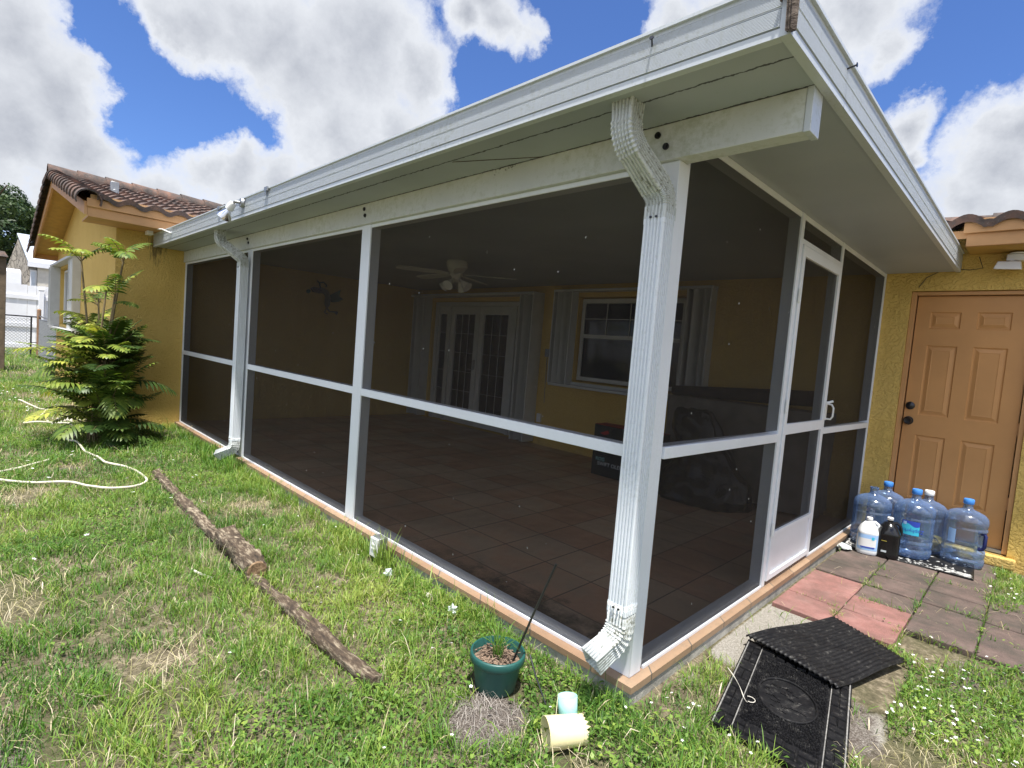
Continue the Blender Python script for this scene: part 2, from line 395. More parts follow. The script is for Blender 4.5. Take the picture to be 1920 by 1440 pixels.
def m_rubber():
    m, nt, b = newmat('black_rubber')
    g = noise(nt, 35, 6, rough=.75); f = noise(nt, 5, 5)
    c = ramp(nt, g, [(.35, (.004, .004, .005)), (.56, (.010, .010, .011)), (.66, (.05, .048, .045)), (.76, (.18, .175, .165))])
    nt.links.new(c, b.inputs['Base Color']); nt.links.new(ramp(nt, f, [(.3, (.38,)*3), (.7, (.7,)*3)]), b.inputs['Roughness']); b.inputs['Specular IOR Level'].default_value = .22
    bump(nt, b, g, .5, .002); return m
M['rubber'] = m_rubber()
M['rubber_worn'] = m_simple('worn_grey_rubber', (.20, .195, .185), .8, .4, 60)
M['matsilver'] = m_simple('silver_mat_print', (.42, .42, .41), .6, .4, 60)
def m_bottle():
    m, nt, b = newmat('clear_blue_plastic'); nt.nodes.remove(b); out = nt.nodes['Material Output']
    tr = N(nt, 'ShaderNodeBsdfTransparent', inp={'Color': (.72, .82, .95, 1)}); gl = N(nt, 'ShaderNodeBsdfGlossy', inp={'Color': (.9, .95, 1, 1), 'Roughness': .12})
    df = N(nt, 'ShaderNodeBsdfDiffuse', inp={'Color': (.16, .25, .46, 1)})
    lw = N(nt, 'ShaderNodeLayerWeight', inp={'Blend': .5})
    a = N(nt, 'ShaderNodeMixShader'); nt.links.new(math_(nt, 'MULTIPLY_ADD', lw.outputs['Facing'], .50, .12), a.inputs[0]); nt.links.new(tr.outputs[0], a.inputs[1]); nt.links.new(df.outputs[0], a.inputs[2])
    c = N(nt, 'ShaderNodeMixShader'); nt.links.new(math_(nt, 'MULTIPLY_ADD', lw.outputs['Fresnel'], .5, .05), c.inputs[0]); nt.links.new(a.outputs[0], c.inputs[1]); nt.links.new(gl.outputs[0], c.inputs[2])
    bp = N(nt, 'ShaderNodeBump', inp={'Strength': .3, 'Distance': .004}); nt.links.new(noise(nt, 14, 3), bp.inputs['Height']); nt.links.new(bp.outputs[0], gl.inputs['Normal'])
    nt.links.new(c.outputs[0], out.inputs[0]); return m
M['bottle'] = m_bottle()
M['bluecap'] = m_simple('blue_cap', (.05, .22, .62), .4, .08, 10)
M['navy'] = m_simple('navy_handle', (.012, .018, .10), .35, .1, 10)
M['label_blue'] = m_simple('label_blue', (.03, .07, .45), .4, .05, 10)
M['label_cyan'] = m_simple('label_cyan', (.05, .50, .70), .4, .05, 10)
M['label_pale'] = m_simple('label_pale', (.35, .55, .85), .4, .05, 10)
M['white'] = m_simple('white_plastic', (.78, .78, .77), .4, .04, 10)
M['jugwhite'] = m_simple('jug_white', (.72, .74, .76), .35, .06, 10)
M['gloss_black'] = m_simple('glossy_black_plastic', (.008, .008, .009), .15, .2, 10)
M['dull_yellow'] = m_simple('label_yellow', (.45, .36, .06), .5, .2, 30)
M['bag'] = m_simple('bin_bag_black', (.010, .010, .012), .25, .3, 10, bs=9, bd=.03)
M['boxblack'] = m_simple('box_black', (.009, .010, .013), .45, .2, 10)
M['boxred'] = m_simple('box_red', (.35, .012, .012), .5, .15, 10)
M['ink'] = m_simple('box_lettering', (.55, .60, .62), .5, .03, 10)
M['inkteal'] = m_simple('box_lettering_teal', (.25, .55, .55), .5, .03, 10)
M['fabric'] = m_simple('dusty_grey_cover', (.20, .185, .165), .95, .25, 6, bs=60, bd=.003)
M['darkcloth'] = m_simple('dark_canvas', (.035, .028, .030), .9, .3, 12, bs=60, bd=.003)
M['potgreen'] = m_simple('green_pot', (.018, .085, .075), .4, .12, 8)
M['potsoil'] = m_simple('pot_litter', (.20, .14, .10), .95, .55, 60, bs=80, bd=.01)
M['mint'] = m_simple('mint_plastic', (.33, .62, .58), .45, .08, 12)
M['cream'] = m_simple('cream_plastic', (.74, .66, .38), .45, .08, 14)
M['brown_door'] = m_simple('tan_door_paint', (.56, .285, .105), .5, .06, 4, bs=120, bd=.0012)
M['metalroof'] = m_simple('metal_roof', (.55, .60, .66), .35, .06, 5, met=.2)
M['offwhite'] = m_simple('offwhite_wall', (.60, .57, .50), .85, .1, 6)
def m_stone():
    m, nt, b = newmat('stone_cladding')
    v = N(nt, 'ShaderNodeTexVoronoi', feature='DISTANCE_TO_EDGE', inp={'Scale': 3}); nt.links.new(N(nt, 'ShaderNodeTexCoord').outputs['Object'], v.inputs['Vector'])
    c = ramp(nt, noise(nt, 3, 4), [(.3, (.22, .20, .17)), (.7, (.48, .44, .38))])
    c = mix(nt, math_(nt, 'LESS_THAN', v.outputs['Distance'], .06), c, (.12, .11, .1)); nt.links.new(c, b.inputs['Base Color']); b.inputs['Roughness'].default_value = .9; return m
M['stone'] = m_stone()
M['bark'] = m_simple('tree_bark', (.12, .09, .06), .9, .3, 10)
M['rubble'] = m_simple('pale_stone', (.45, .43, .38), .9, .3, 20)
M['film'] = m_simple('crumpled_film', (.55, .60, .60), .25, .15, 30)
M['verdigris'] = m_simple('painted_metal_teal', (.02, .10, .10), .4, .3, 20)
M['purple'] = m_simple('painted_metal_purple', (.05, .03, .10), .4, .3, 20)
M['pewter'] = m_simple('painted_metal_pewter', (.20, .20, .19), .4, .3, 20)

# ---------------------------------------------------------------- numpy noise
def vnoise(x, y, s, seed=0):
    g = np.random.default_rng(seed).random((256, 256)); x = np.asarray(x)*s+100; y = np.asarray(y)*s+100
    xi = np.floor(x).astype(int); yi = np.floor(y).astype(int); fx = x-xi; fy = y-yi
    fx = fx*fx*(3-2*fx); fy = fy*fy*(3-2*fy)
    G = lambda a, b: g[a % 256, b % 256]
    return (G(xi, yi)*(1-fx)+G(xi+1, yi)*fx)*(1-fy)+(G(xi, yi+1)*(1-fx)+G(xi+1, yi+1)*fx)*fy
def fbm(x, y, s, seed=0, o=3): return sum(vnoise(x, y, s*2**k, seed+k)*.5**k for k in range(o))/sum(.5**k for k in range(o))
def sstep(a, b, x): t = np.clip((x-a)/(b-a), 0, 1); return t*t*(3-2*t)
GZ = -.085
def gz(x, y):
    x = np.asarray(x, float); y = np.asarray(y, float)
    near = sstep(.05, .6, np.maximum(np.maximum(-y-.07, -(x+6.95)), 0))
    z = GZ+near*((fbm(x, y, .9, 3)-.5)*.05+(fbm(x, y, 4, 5)-.5)*.015)
    m = np.exp(-((x+.24)**2+(y+.56)**2)/.014); z = z+.035*m
    return z
def sandf(x, y):
    a = sstep(.02, .08, x)*sstep(.62, .5, x)*sstep(.50, .72, y)*sstep(1.55, 1.45, y)
    b = np.exp(-((x-.72)**2/.006+(y-.60)**2/.05))*.8
    c = np.exp(-((x-.10)**2/.004+(y-.35)**2/.03))*.5
    return np.maximum(np.maximum(a, b), c)
def dirtf(x, y):
    a = np.exp(-((x+.24)**2/.03+(y+.56)**2/.036))*1.2
    b = sstep(.62, .72, fbm(x, y, 1.6, 21))*.55
    c = np.exp(-((x+1.6)**2/.02+(y+.14)**2/.01))*.5
    return np.maximum(np.maximum(a, b), c)

# ================================================================= SETTING
def ground():
    def lines(a): return np.array(sorted(set(np.round(a, 4))))
    xs = lines(list(np.arange(-26, -5, .25))+list(np.arange(-5, -1.2, .06))+list(np.arange(-1.2, 1.8, .03))+list(np.arange(1.8, 6, .3))+[-400, -200, -100, -60, -40, -32, 8, 15, 30, 60, 120, 400])
    ys = lines(list(np.arange(-6, -2.2, .25))+list(np.arange(-2.2, 2.2, .04))+list(np.arange(2.2, 4.5, .1))+[-400, -200, -100, -50, -30, -18, -11, -8, 6, 9, 15, 30, 60, 120, 400])
    X, Y = np.meshgrid(xs, ys); Z = gz(X, Y)
    nx, ny = len(xs), len(ys)
    V = np.stack([X.ravel(), Y.ravel(), Z.ravel()], 1)
    i = np.arange(nx*ny).reshape(ny, nx)
    F = np.stack([i[:-1, :-1].ravel(), i[:-1, 1:].ravel(), i[1:, 1:].ravel(), i[1:, :-1].ravel()], 1)
    me = npmesh('ground', V, [F]); 
    for nm, fn in (('sand', sandf), ('dirt', dirtf)):
        a = me.attributes.new(nm, 'FLOAT', 'POINT'); a.data.foreach_set('value', fn(X.ravel(), Y.ravel()).astype(np.float32))
    o = bpy.data.objects.new('ground', me); C.objects.link(o); me.materials.append(M['ground']); struct(o)
def npmesh(name, V, Fs, tint=None, smooth=True):
    me = bpy.data.meshes.new(name); V = np.asarray(V, np.float32)
    me.vertices.add(len(V)); me.vertices.foreach_set('co', V.ravel())
    nl = sum(f.size for f in Fs); nf = sum(len(f) for f in Fs)
    me.loops.add(nl); me.polygons.add(nf)
    me.loops.foreach_set('vertex_index', np.concatenate([f.ravel() for f in Fs]).astype(np.int32))
    tot = np.concatenate([np.full(len(f), f.shape[1]) for f in Fs]); st = np.concatenate([[0], np.cumsum(tot)[:-1]])
    me.polygons.foreach_set('loop_start', st.astype(np.int32))
    me.polygons.foreach_set('use_smooth', np.full(nf, smooth))
    me.update(calc_edges=True)
    if tint is not None:
        a = me.attributes.new('tint', 'FLOAT', 'POINT'); a.data.foreach_set('value', np.asarray(tint, np.float32))
    return me
ground()

# ---- patio slab (structure): floor tiles, edging, concrete side
b = MB(); b.box(-6.95, 0, 0, 3.71, -.12, 0); struct(obj('patio_floor', b, M['floor']))
b = MB()
b.box(-6.95, .042, -.050, -.0005, -.026, .002); b.box(.0005, .042, -.0004, 3.71, -.028, .002)
struct(obj('patio_edge', b, M['edgetile']))
b = MB()
b.box(-6.95, .036, -.044, -.001, -.2, -.027); b.box(.001, .036, -.0009, 3.71, -.2, -.029)
struct(obj('patio_kerb', b, M['concrete'], bevel=.004))
# ---- paved path: 0.3 m concrete squares
def pavers():
    pk, od = MB(), MB(); rng = random.Random(4)
    for i in range(5):
        for j in range(8):
            x0 = .062+.30*i; y0 = 1.44+.28*j
            if x0 > .9 and y0 > 2.6: continue
            if i == 2 and j == 0: continue
            if i == 3 and j < 1: continue
            if i == 4 and j < 2: continue
            t = rng.uniform(-.004, .006); s = rng.uniform(-.004, .004)
            p = [(x0+.004, y0+.004), (x0+.296, y0+.004+s*.5), (x0+.296, y0+.276), (x0+.004, y0+.276)]
            z = GZ+.028+t; zz = [z, z+s, z+s*.4, z-s*.6]
            tgt = pk if (i == 0 and j < 3) or (i == 1 and j < 2) else od
            tgt.hexa([(a, c, -.2) for a, c in p]+[(a, c, q) for (a, c), q in zip(p, zz)])
    struct(obj('path', od, M['paver_old'], bevel=.006)); struct(obj('clean_path', pk, M['paver_pink'], bevel=.004))
pavers()

# ================================================================= HOUSE
house = thing('house', 'single storey yellow stucco house with brown barrel tile roof wrapping round the screened porch', 'house', (-7, 3.9, GZ))
def wall_open(mb, ax, plane0, plane1, u0, u1, z0, z1, ops):
    """solid wall along u with rectangular openings; cells butt end to end"""
    us = sorted({u0, u1, *[o[0] for o in ops], *[o[1] for o in ops]}); zs = sorted({z0, z1, *[o[2] for o in ops], *[o[3] for o in ops]})
    nu, nz = len(us)-1, len(zs)-1
    def solid(i, k):
        if not (0 <= i < nu and 0 <= k < nz): return False
        cu, cz = (us[i]+us[i+1])/2, (zs[k]+zs[k+1])/2
        return not any(o[0] < cu < o[1] and o[2] < cz < o[3] for o in ops)
    def P(u, d, z): return (u, d, z) if ax == 'x' else (d, u, z)
    for i in range(nu):
        for k in range(nz):
            if not solid(i, k): continue
            a, c, e, g = us[i], us[i+1], zs[k], zs[k+1]
            for d in (plane0, plane1): mb.add([P(a, d, e), P(c, d, e), P(c, d, g), P(a, d, g)], [(0, 1, 2, 3)])
            if not solid(i-1, k): mb.add([P(a, plane0, e), P(a, plane1, e), P(a, plane1, g), P(a, plane0, g)], [(0, 1, 2, 3)])
            if not solid(i+1, k): mb.add([P(c, plane0, e), P(c, plane1, e), P(c, plane1, g), P(c, plane0, g)], [(0, 1, 2, 3)])
            if not solid(i, k-1): mb.add([P(a, plane0, e), P(c, plane0, e), P(c, plane1, e), P(a, plane1, e)], [(0, 1, 2, 3)])
            if not solid(i, k+1): mb.add([P(a, plane0, g), P(c, plane0, g), P(c, plane1, g), P(a, plane1, g)], [(0, 1, 2, 3)])
YW = 3.71
SX = -6.95   # plane of the wing side wall
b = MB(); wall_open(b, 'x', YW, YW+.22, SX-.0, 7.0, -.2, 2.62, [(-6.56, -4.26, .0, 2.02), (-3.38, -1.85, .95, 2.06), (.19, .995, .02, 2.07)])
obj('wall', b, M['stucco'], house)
b = MB(); wall_open(b, 'y', SX-.2, SX, -.735, YW-.001, -.2, 2.53, [])
obj('wall', b, M['stucco'], house)
# gable wall facing the lawn
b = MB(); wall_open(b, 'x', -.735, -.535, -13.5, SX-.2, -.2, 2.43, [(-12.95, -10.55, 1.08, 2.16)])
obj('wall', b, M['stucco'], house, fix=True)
RX, RZ, SL = -10.2, 3.42, .228   # ridge of the wing
b = MB(); b.prism([(-13.5, 2.431), (SX-.2006, 2.431), (SX-.2006, RZ-.12-SL*(SX-.2-RX)), (RX, RZ-.12), (-13.5, RZ-.12-SL*(RX+13.5))], -.734, -.536, 'y')
obj('gable_wall', b, M['stucco'], house)
# back and far walls (closing the volume)
b = MB(); b.box(-13.5, -13.3, -.534, 8, -.2, 2.5); b.box(-13.3, 7.0, 7.8, 8, -.2, 2.5); b.box(6.8, 7, YW+.23, 7.79, -.2, 2.5); obj('rear_wall', b, M['stucco'], house)

# window in gable wall + shutters
w = MB()
for (x0, x1, z0, z1) in ((-12.93, -10.57, 2.10, 2.14), (-12.93, -10.57, 1.10, 1.14), (-12.93, -12.88, 1.141, 2.099), (-10.62, -10.57, 1.141, 2.099), (-11.78, -11.72, 1.141, 2.099)):
    w.box(x0, x1, -.68, -.62, z0, z1)
win = obj('window', w, M['white'], house, bevel=.003)
g = MB(); g.box(-12.88, -10.62, -.65, -.64, 1.14, 2.10); obj('pane', g, M['glass'], win)
def accordion(name, x0, x1, y0, dep, z0, z1, n, mt='shutter'):
    """folded hurricane shutter stack: zig-zag slats with a header and sill track"""
    s = MB(); st = (x1-x0)/n; prof = []
    for k in range(n+1):
        prof.append((x0+st*k, y0-(dep if k % 2 else 0.02)))
    for k in range(n):
        (a, ya), (c, yc) = prof[k], prof[k+1]
        s.add([(a, ya, z0), (c, yc, z0), (c, yc, z1), (a, ya, z1), (a, ya+.006, z0), (c, yc+.006, z0), (c, yc+.006, z1), (a, ya+.006, z1)],
              [(0, 1, 2, 3), (7, 6, 5, 4), (0, 4, 5, 1), (3, 2, 6, 7), (0, 3, 7, 4), (1, 5, 6, 2)])
    s.box(x0-.012, x0+.004, y0-dep-.01, y0, z0, z1); s.box(x1-.004, x1+.012, y0-dep-.01, y0, z0, z1)
    return obj(name, s, M[mt], house)
accordion('shutter', -10.52, -9.95, -.737, .10, 1.04, 2.2, 6)
accordion('shutter', -13.35, -12.98, -.737, .14, 1.04, 2.2, 4)
b = MB(); b.box(-13.36, -9.94, -.87, -.737, 2.205, 2.25); obj('shutter_track', b, M['shutter'], house, bevel=.003); b = MB(); b.box(-13.36, -9.94, -.87, -.737, .99, 1.035); obj('shutter_track', b, M['shutter'], house, bevel=.003)

# ---- roofs -------------------------------------------------------
def tile_field(uA, uB, n_course, clen, P, period=.245, amp=.040, phase=0):
    """S-tile height field. P(u, s, h) -> xyz ; u along eave, s up slope"""
    s = MB(); per = 10; nu = int((uB-uA)/period*per)
    us = [uA+(uB-uA)*i/nu for i in range(nu+1)]
    for c in range(n_course):
        rows = []
        off = random.uniform(-.006, .006)
        for q, (t, hh) in enumerate(((-.02, -.006), (-.02, .028), (.5, .016), (1.0, .0))):
            rw = []
            for u in us:
                ph = (u/period+phase+off) % 1
                pr = amp*(math.cos((ph-.5)*math.pi*1.35) if abs(ph-.5) < .37 else -.12-.1*math.cos((abs(ph-.5)-.37)/.13*math.pi/2))
                k = int(u/period+phase)
                jig = ((k*7919+c*104729) % 97)/97*.008
                rw.append(P(u, (c+t)*clen+jig*(1 if q < 2 else 0), hh+pr+(.012 if q else -.01)))
            rows.append(rw)
        m = len(us)
        s.add([p for r in rows for p in r], [(j*m+i, j*m+i+1, (j+1)*m+i+1, (j+1)*m+i) for j in range(3) for i in range(m-1)])
    return s
def cap_row(pA, pB, r, n, up=Vector((0, 0, 1)), wrap=1.15, tilt=.5):
    """row of overlapping half-round cap tiles from low pA to high pB"""
    s = MB(); A = Vector(pA); B = Vector(pB); T = (B-A).normalized(); side = T.cross(up).normalized(); nrm = side.cross(T).normalized(); L = (B-A).length/n
    for k in range(n):
        vs = []; seg = 12
        for q, (t, rr) in enumerate(((-.10, r*1.12), (-.10, r*1.0), (1.0, r*.84))):
            o = A+T*(L*(k+t))+nrm*random.uniform(-.004, .004)
            for i in range(seg+1):
                a = -math.pi/2*wrap+math.pi*wrap*i/seg
                vs.append(o+side*(rr*math.sin(a))+nrm*(rr*math.cos(a)-.02))
        # inner lip + outer surface
        f = [(seg+1+i, seg+2+i, 2*(seg+1)+i+1, 2*(seg+1)+i) for i in range(seg)]
        ou = []
        vs2 = []
        for t, rr in ((-.10, r*1.12), (1.0, r*.95)):
            o = A+T*(L*(k+t))
            for i in range(seg+1):
                a = -math.pi/2*wrap+math.pi*wrap*i/seg
                vs2.append(o+side*(rr*math.sin(a))+nrm*(rr*math.cos(a)-.02))
        s.add(vs2, [(i, i+1, seg+2+i, seg+1+i) for i in range(seg)])
        s.add(vs, [(i, i+1, seg+2+i, seg+1+i) for i in range(seg)]+f)
    return s
EX = -6.42   # eave line of wing (fascia plane)
cs = math.cos(math.atan(SL)); sn = math.sin(math.atan(SL))
ezr = RZ-SL*(EX-RX)
YR = -1.10   # rake plane
Lr = (EX+.05-RX)/cs
b = tile_field(YR+.1, 5.2, 12, Lr/12, lambda u, s, h: (EX+.05-s*cs+h*sn, u, RZ-SL*(EX+.05-RX)+s*sn+h*cs), phase=.35)
wr = obj('roof', b, M['tile'], house, ang=60)
XL = RX-(EX-RX)
b = tile_field(YR+.1, 7.9, 12, Lr/12, lambda u, s, h: (XL-.05+s*cs-h*sn, u, RZ-SL*(EX+.05-RX)+s*sn+h*cs))
obj('roof', b, M['tile'], house, ang=60)
b = MB()
for sg in (1, -1):   # deck under tiles
    e = RX+sg*(EX-RX)
    b.add([(RX, YR+.03, RZ-.035), (e, YR+.03, ezr-.035), (e, 7.9, ezr-.035), (RX, 7.9, RZ-.035), (RX, YR+.03, RZ-.075), (e, YR+.03, ezr-.075), (e, 7.9, ezr-.075), (RX, 7.9, RZ-.075)],
          [(0, 1, 2, 3), (4, 7, 6, 5), (0, 4, 5, 1), (1, 5, 6, 2), (2, 6, 7, 3), (3, 7, 4, 0)])
obj('soffit', b, M['yellow_soffit'], wr)
# rake boards and fascia (two stacked boards)
b = MB()
for sg in (1, -1):
    e = RX+sg*(EX-RX)
    b.hexa([(RX, YR, RZ-.17), (e, YR, ezr-.17), (e, YR+.028, ezr-.17), (RX, YR+.028, RZ-.17), (RX, YR, RZ-.03), (e, YR, ezr-.03), (e, YR+.028, ezr-.03), (RX, YR+.028, RZ-.03)])
obj('rake_board', b, M['orange'], wr)
FZ = ezr
b = MB(); b.box(EX-.03, EX, YR+.03, 3.3, FZ-.185, FZ-.085); b.box(EX+.0005, EX+.026, YR+.02, 3.3, FZ-.083, FZ+.005)
obj('fascia', b, M['orange'], house, bevel=.003)
b = MB(); b.box(XL, XL+.03, YR+.03, 7.9, FZ-.17, FZ+.0)
obj('fascia', b, M['orange'], house, bevel=.003)
b = MB(); b.box(EX+.0, EX+.02, YR+.05, 3.3, FZ+.006, FZ+.05)
obj('eave_mortar', b, M['mortar'], wr)
b = MB(); b.add([(EX-.03, -.733, FZ-.16), (SX, -.733, FZ-.16), (SX, 3.3, FZ-.16), (EX-.03, 3.3, FZ-.16)], [(0, 1, 2, 3)])
b.box(EX-.03, SX+.001, YR+.04, 3.3, FZ-.175, FZ-.16) if False else b.box(SX+.001, EX-.031, YR+.04, 3.3, FZ-.185, FZ-.165)
obj('eave_soffit', b, M['orange'], wr)
obj('rake_tiles', cap_row((EX+.06, YR+.03, ezr+.0), (RX, YR+.03, RZ+.02), .105, 13, wrap=1.25), M['tile'], wr, fix=False, ang=60)
obj('rake_tiles', cap_row((XL-.06, YR+.03, ezr+.0), (RX, YR+.03, RZ+.02), .115, 13, wrap=1.25), M['tile'], wr, fix=False, ang=60)
obj('ridge_tiles', cap_row((RX, YR-.02, RZ+.04), (RX, 7.9, RZ+.04), .14, 25, wrap=1.1), M['tile'], wr, fix=False, ang=60)
# main roof behind the porch
MX0 = -6.3; EY = 3.36; MS = .262; mez = 2.50
MS = .20; cs = math.cos(math.atan(MS)); sn = math.sin(math.atan(MS)); L = 2.2/cs
b = tile_field(-6.2, 7.3, 6, L/6, lambda u, s, h: (u, EY-.05+s*cs-h*sn, mez+s*sn+h*cs), phase=.3)
mr = obj('roof', b, M['tile'], house, ang=60)
b = MB(); b.hexa([(-6.2, EY, mez-.09), (7.3, EY, mez-.09), (7.3, 5.55, mez+MS*2.2-.09), (-6.2, 5.55, mez+MS*2.2-.09), (-6.2, EY, mez-.03), (7.3, EY, mez-.03), (7.3, 5.55, mez+MS*2.2-.03), (-6.2, 5.55, mez+MS*2.2-.03)])
b.hexa([(-6.2, 5.56, mez+MS*2.2-.09), (7.3, 5.56, mez+MS*2.2-.09), (7.3, 8.2, mez-.15), (-6.2, 8.2, mez-.15), (-6.2, 5.56, mez+MS*2.2-.03), (7.3, 5.56, mez+MS*2.2-.03), (7.3, 8.2, mez-.09), (-6.2, 8.2, mez-.09)])
obj('soffit', b, M['orange'], mr)
b = MB(); b.box(.52, 7.3, EY-.03, EY, mez-.055, mez+.02); b.box(.54, 7.3, EY-.005, EY+.022, mez-.150, mez-.057)
obj('fascia', b, M['orange'], house, bevel=.003)
b = MB(); b.box(.52, 7.3, EY-.025, EY-.005, mez+.021, mez+.050); obj('eave_mortar', b, M['mortar'], mr)
obj('ridge_tiles', cap_row((-6.2, 5.555, mez+MS*2.2+.05), (7.3, 5.555, mez+MS*2.2+.05), .13, 34), M['tile'], mr, fix=False, ang=60)
b = MB(); b.box(.541, 7.3, EY+.023, YW-.001, mez-.15, mez-.14); obj('eave_soffit', b, M['yellow_soffit'], mr)

# ---- tan back door -----------------------------------------------
DY = YW+.055
def paneled_door():
    x0, x1, z0, z1 = .235, .955, .055, 2.03
    pans = [(.318, .514, 1.76, 1.90), (.621, .821, 1.76, 1.90), (.318, .514, 1.03, 1.62), (.621, .821, 1.03, 1.62), (.318, .514, .32, .86), (.621, .821, .32, .86)]
    pans = [(a+.012, c+.018, e, g) for a, c, e, g in pans]
    s = MB()
    us = sorted({x0, x1, *[p[0] for p in pans], *[p[1] for p in pans]}); zs = sorted({z0, z1, *[p[2] for p in pans], *[p[3] for p in pans]})
    for i in range(len(us)-1):
        for k in range(len(zs)-1):
            cu, cz = (us[i]+us[i+1])/2, (zs[k]+zs[k+1])/2
            if any(p[0] < cu < p[1] and p[2] < cz < p[3] for p in pans): continue
            s.add([(us[i], DY, zs[k]), (us[i+1], DY, zs[k]), (us[i+1], DY, zs[k+1]), (us[i], DY, zs[k+1])], [(0, 1, 2, 3)])
    for a, c, e, g in pans:
        rings = [(0, 0), (.008, .009), (.016, .009), (.042, -.001), (.046, .001)]
        vs = []
        for ins, d in rings: vs += [(a+ins, DY+d, e+ins), (c-ins, DY+d, e+ins), (c-ins, DY+d, g-ins), (a+ins, DY+d, g-ins)]
        fs = [(4*j+i, 4*j+(i+1) % 4, 4*j+4+(i+1) % 4, 4*j+4+i) for j in range(4) for i in range(4)]+[(16, 17, 18, 19)]
        s.add(vs, fs)
    s.add([(x0, DY, z0), (x0, DY, z1), (x0, DY+.04, z1), (x0, DY+.04, z0)], [(0, 1, 2, 3)]); s.add([(x1, DY, z0), (x1, DY, z1), (x1, DY+.04, z1), (x1, DY+.04, z0)], [(0, 1, 2, 3)])
    s.add([(x0, DY, z0), (x1, DY, z0), (x1, DY+.04, z0), (x0, DY+.04, z0)], [(0, 1, 2, 3)]); s.add([(x0, DY, z1), (x1, DY, z1), (x1, DY+.04, z1), (x0, DY+.04, z1)], [(0, 1, 2, 3)])
    d = obj('door', s, M['brown_door'], house, ang=20)
    k = MB(); k.lathe([(.0, -.06), (.022, -.062), (.030, -.05), (.030, -.035), (.014, -.028), (.012, -.008), (.036, -.006), (.036, 0)], .272, DY-.001, .972, 24, axis='y'); obj('handle', k, M['darksteel'], d)
    k = MB(); k.lathe([(.0, -.024), (.020, -.022), (.032, -.014), (.034, 0)], .272, DY-.001, 1.10, 24, axis='y'); obj('deadbolt', k, M['darksteel'], d)
    for z in (.42, 1.0, 1.72):
        h = MB(); h.lathe([(.007, -.05), (.007, .05)], .962, DY-.006, z, 10); obj('hinge', h, M['orange'], d)
    f = MB(); f.box(.192, .226, YW+.02, YW+.12, .03, 2.065); f.box(.962, .993, YW+.02, YW+.12, .03, 2.065); f.box(.2265, .9615, YW+.02, YW+.12, 2.036, 2.065); obj('door_frame', f, M['orange'], d, bevel=.002)
    f = MB(); f.box(.227, .961, YW+.02, YW+.15, .03, .052); obj('threshold', f, M['steel'], d)
    f = MB(); f.box(.15, 1.05, YW-.06, YW-.001, -.06, .018); obj('door_sill', f, M['stucco'], house, bevel=.01)
paneled_door()
# dark backing of the french door/window recess so nothing shows through
# ---- french doors ------------------------------------------------
fd = MB()
FY = YW+.09
for x0, x1 in ((-6.55, -6.47), (-6.20, -6.13), (-4.63, -4.56), (-4.33, -4.265)): fd.box(x0, x1, FY-.05, FY+.03, .01, 1.95)
fd.box(-6.55, -4.265, FY-.052, FY+.03, 1.951, 2.015)
fr = obj('french_door', fd, M['shutter'], house, bevel=.003)
def leaf(x0, x1, st, cols, rows, bot=.24):
    s = MB(); y0, y1 = FY-.035, FY+.012
    s.box(x0, x0+st, y0, y1, .02, 1.945); s.box(x1-st, x1, y0, y1, .02, 1.945)
    s.box(x0+st+.0002, x1-st-.0002, y0, y1, 1.945-.13, 1.945); s.box(x0+st+.0002, x1-st-.0002, y0, y1, .02, bot)
    w = (x1-x0-2*st)/cols; h = (1.815-bot)/rows
    for c in range(1, cols): s.box(x0+st+w*c-.0025, x0+st+w*c+.0025, FY-.022, FY-.010, bot+.0005, 1.8145)
    for r in range(1, rows): s.box(x0+st+.0005, x1-st-.0005, FY-.0215, FY-.0105, bot+h*r-.0025, bot+h*r+.0025)
    d = obj('door_leaf', s, M['shutter'], fr, bevel=.002)
    return (x0+st, x1-st, bot, 1.815)
gl = [leaf(-6.12, -5.405, .105, 3, 5), leaf(-5.395, -4.64, .105, 3, 5), leaf(-6.465, -6.205, .035, 1, 5), leaf(-4.555, -4.335, .035, 1, 5)]
for a, c, e, g in gl:
    s = MB(); s.box(a, c, FY-.006, FY, e, g); obj('pane', s, M['glass'], fr)
s = MB(); s.lathe([(.028, -.012), (.028, 0)], -5.46, FY-.035, 1.06, 16, axis='y'); s.tube([(-5.46, FY-.037, 1.05), (-5.46, FY-.04, .93)], .018); s.tube([(-5.46, FY-.045, .93), (-5.46, FY-.08, .93), (-5.56, FY-.085, .925)], .009); obj('handle', s, M['steel'], fr)
accordion('shutter', -6.92, -6.62, YW-.001, .16, .03, 2.08, 4)
accordion('shutter', -4.24, -4.00, YW-.001, .22, .03, 2.08, 4)
b = MB(); b.box(-6.93, -3.99, YW-.23, YW-.001, 2.081, 2.12); obj('shutter_track', b, M['shutter'], house, bevel=.003)
# ---- window beside the doors --------------------------------------
wf = MB(); WY = YW+.06
wf.box(-3.36, -1.87, WY, WY+.06, 1.985, 2.045); wf.box(-3.36, -1.87, WY, WY+.06, .97, 1.02)
wf.box(-3.36, -3.31, WY, WY+.06, 1.0205, 1.9845); wf.box(-1.92, -1.87, WY, WY+.06, 1.0205, 1.9845); wf.box(-3.309, -1.921, WY-.01, WY+.05, 1.53, 1.58)
wn = obj('window', wf, M['shutter'], house, bevel=.003)
g = MB(); g.box(-3.31, -1.92, WY+.02, WY+.026, 1.02, 1.53); g.box(-3.31, -1.92, WY+.018, WY+.024, 1.58, 1.985); obj('pane', g, M['glass'], wn)
g = MB()
for q in range(1, 4): g.box(-3.31+q*.3475-.004, -3.31+q*.3475+.004, WY+.008, WY+.016, 1.5805, 1.9845)
g.box(-3.3095, -1.9205, WY+.0075, WY+.0155, 1.78, 1.788); obj('muntin', g, M['shutter'], wn)
accordion('shutter', -3.70, -3.40, YW-.001, .12, .90, 2.12, 6)
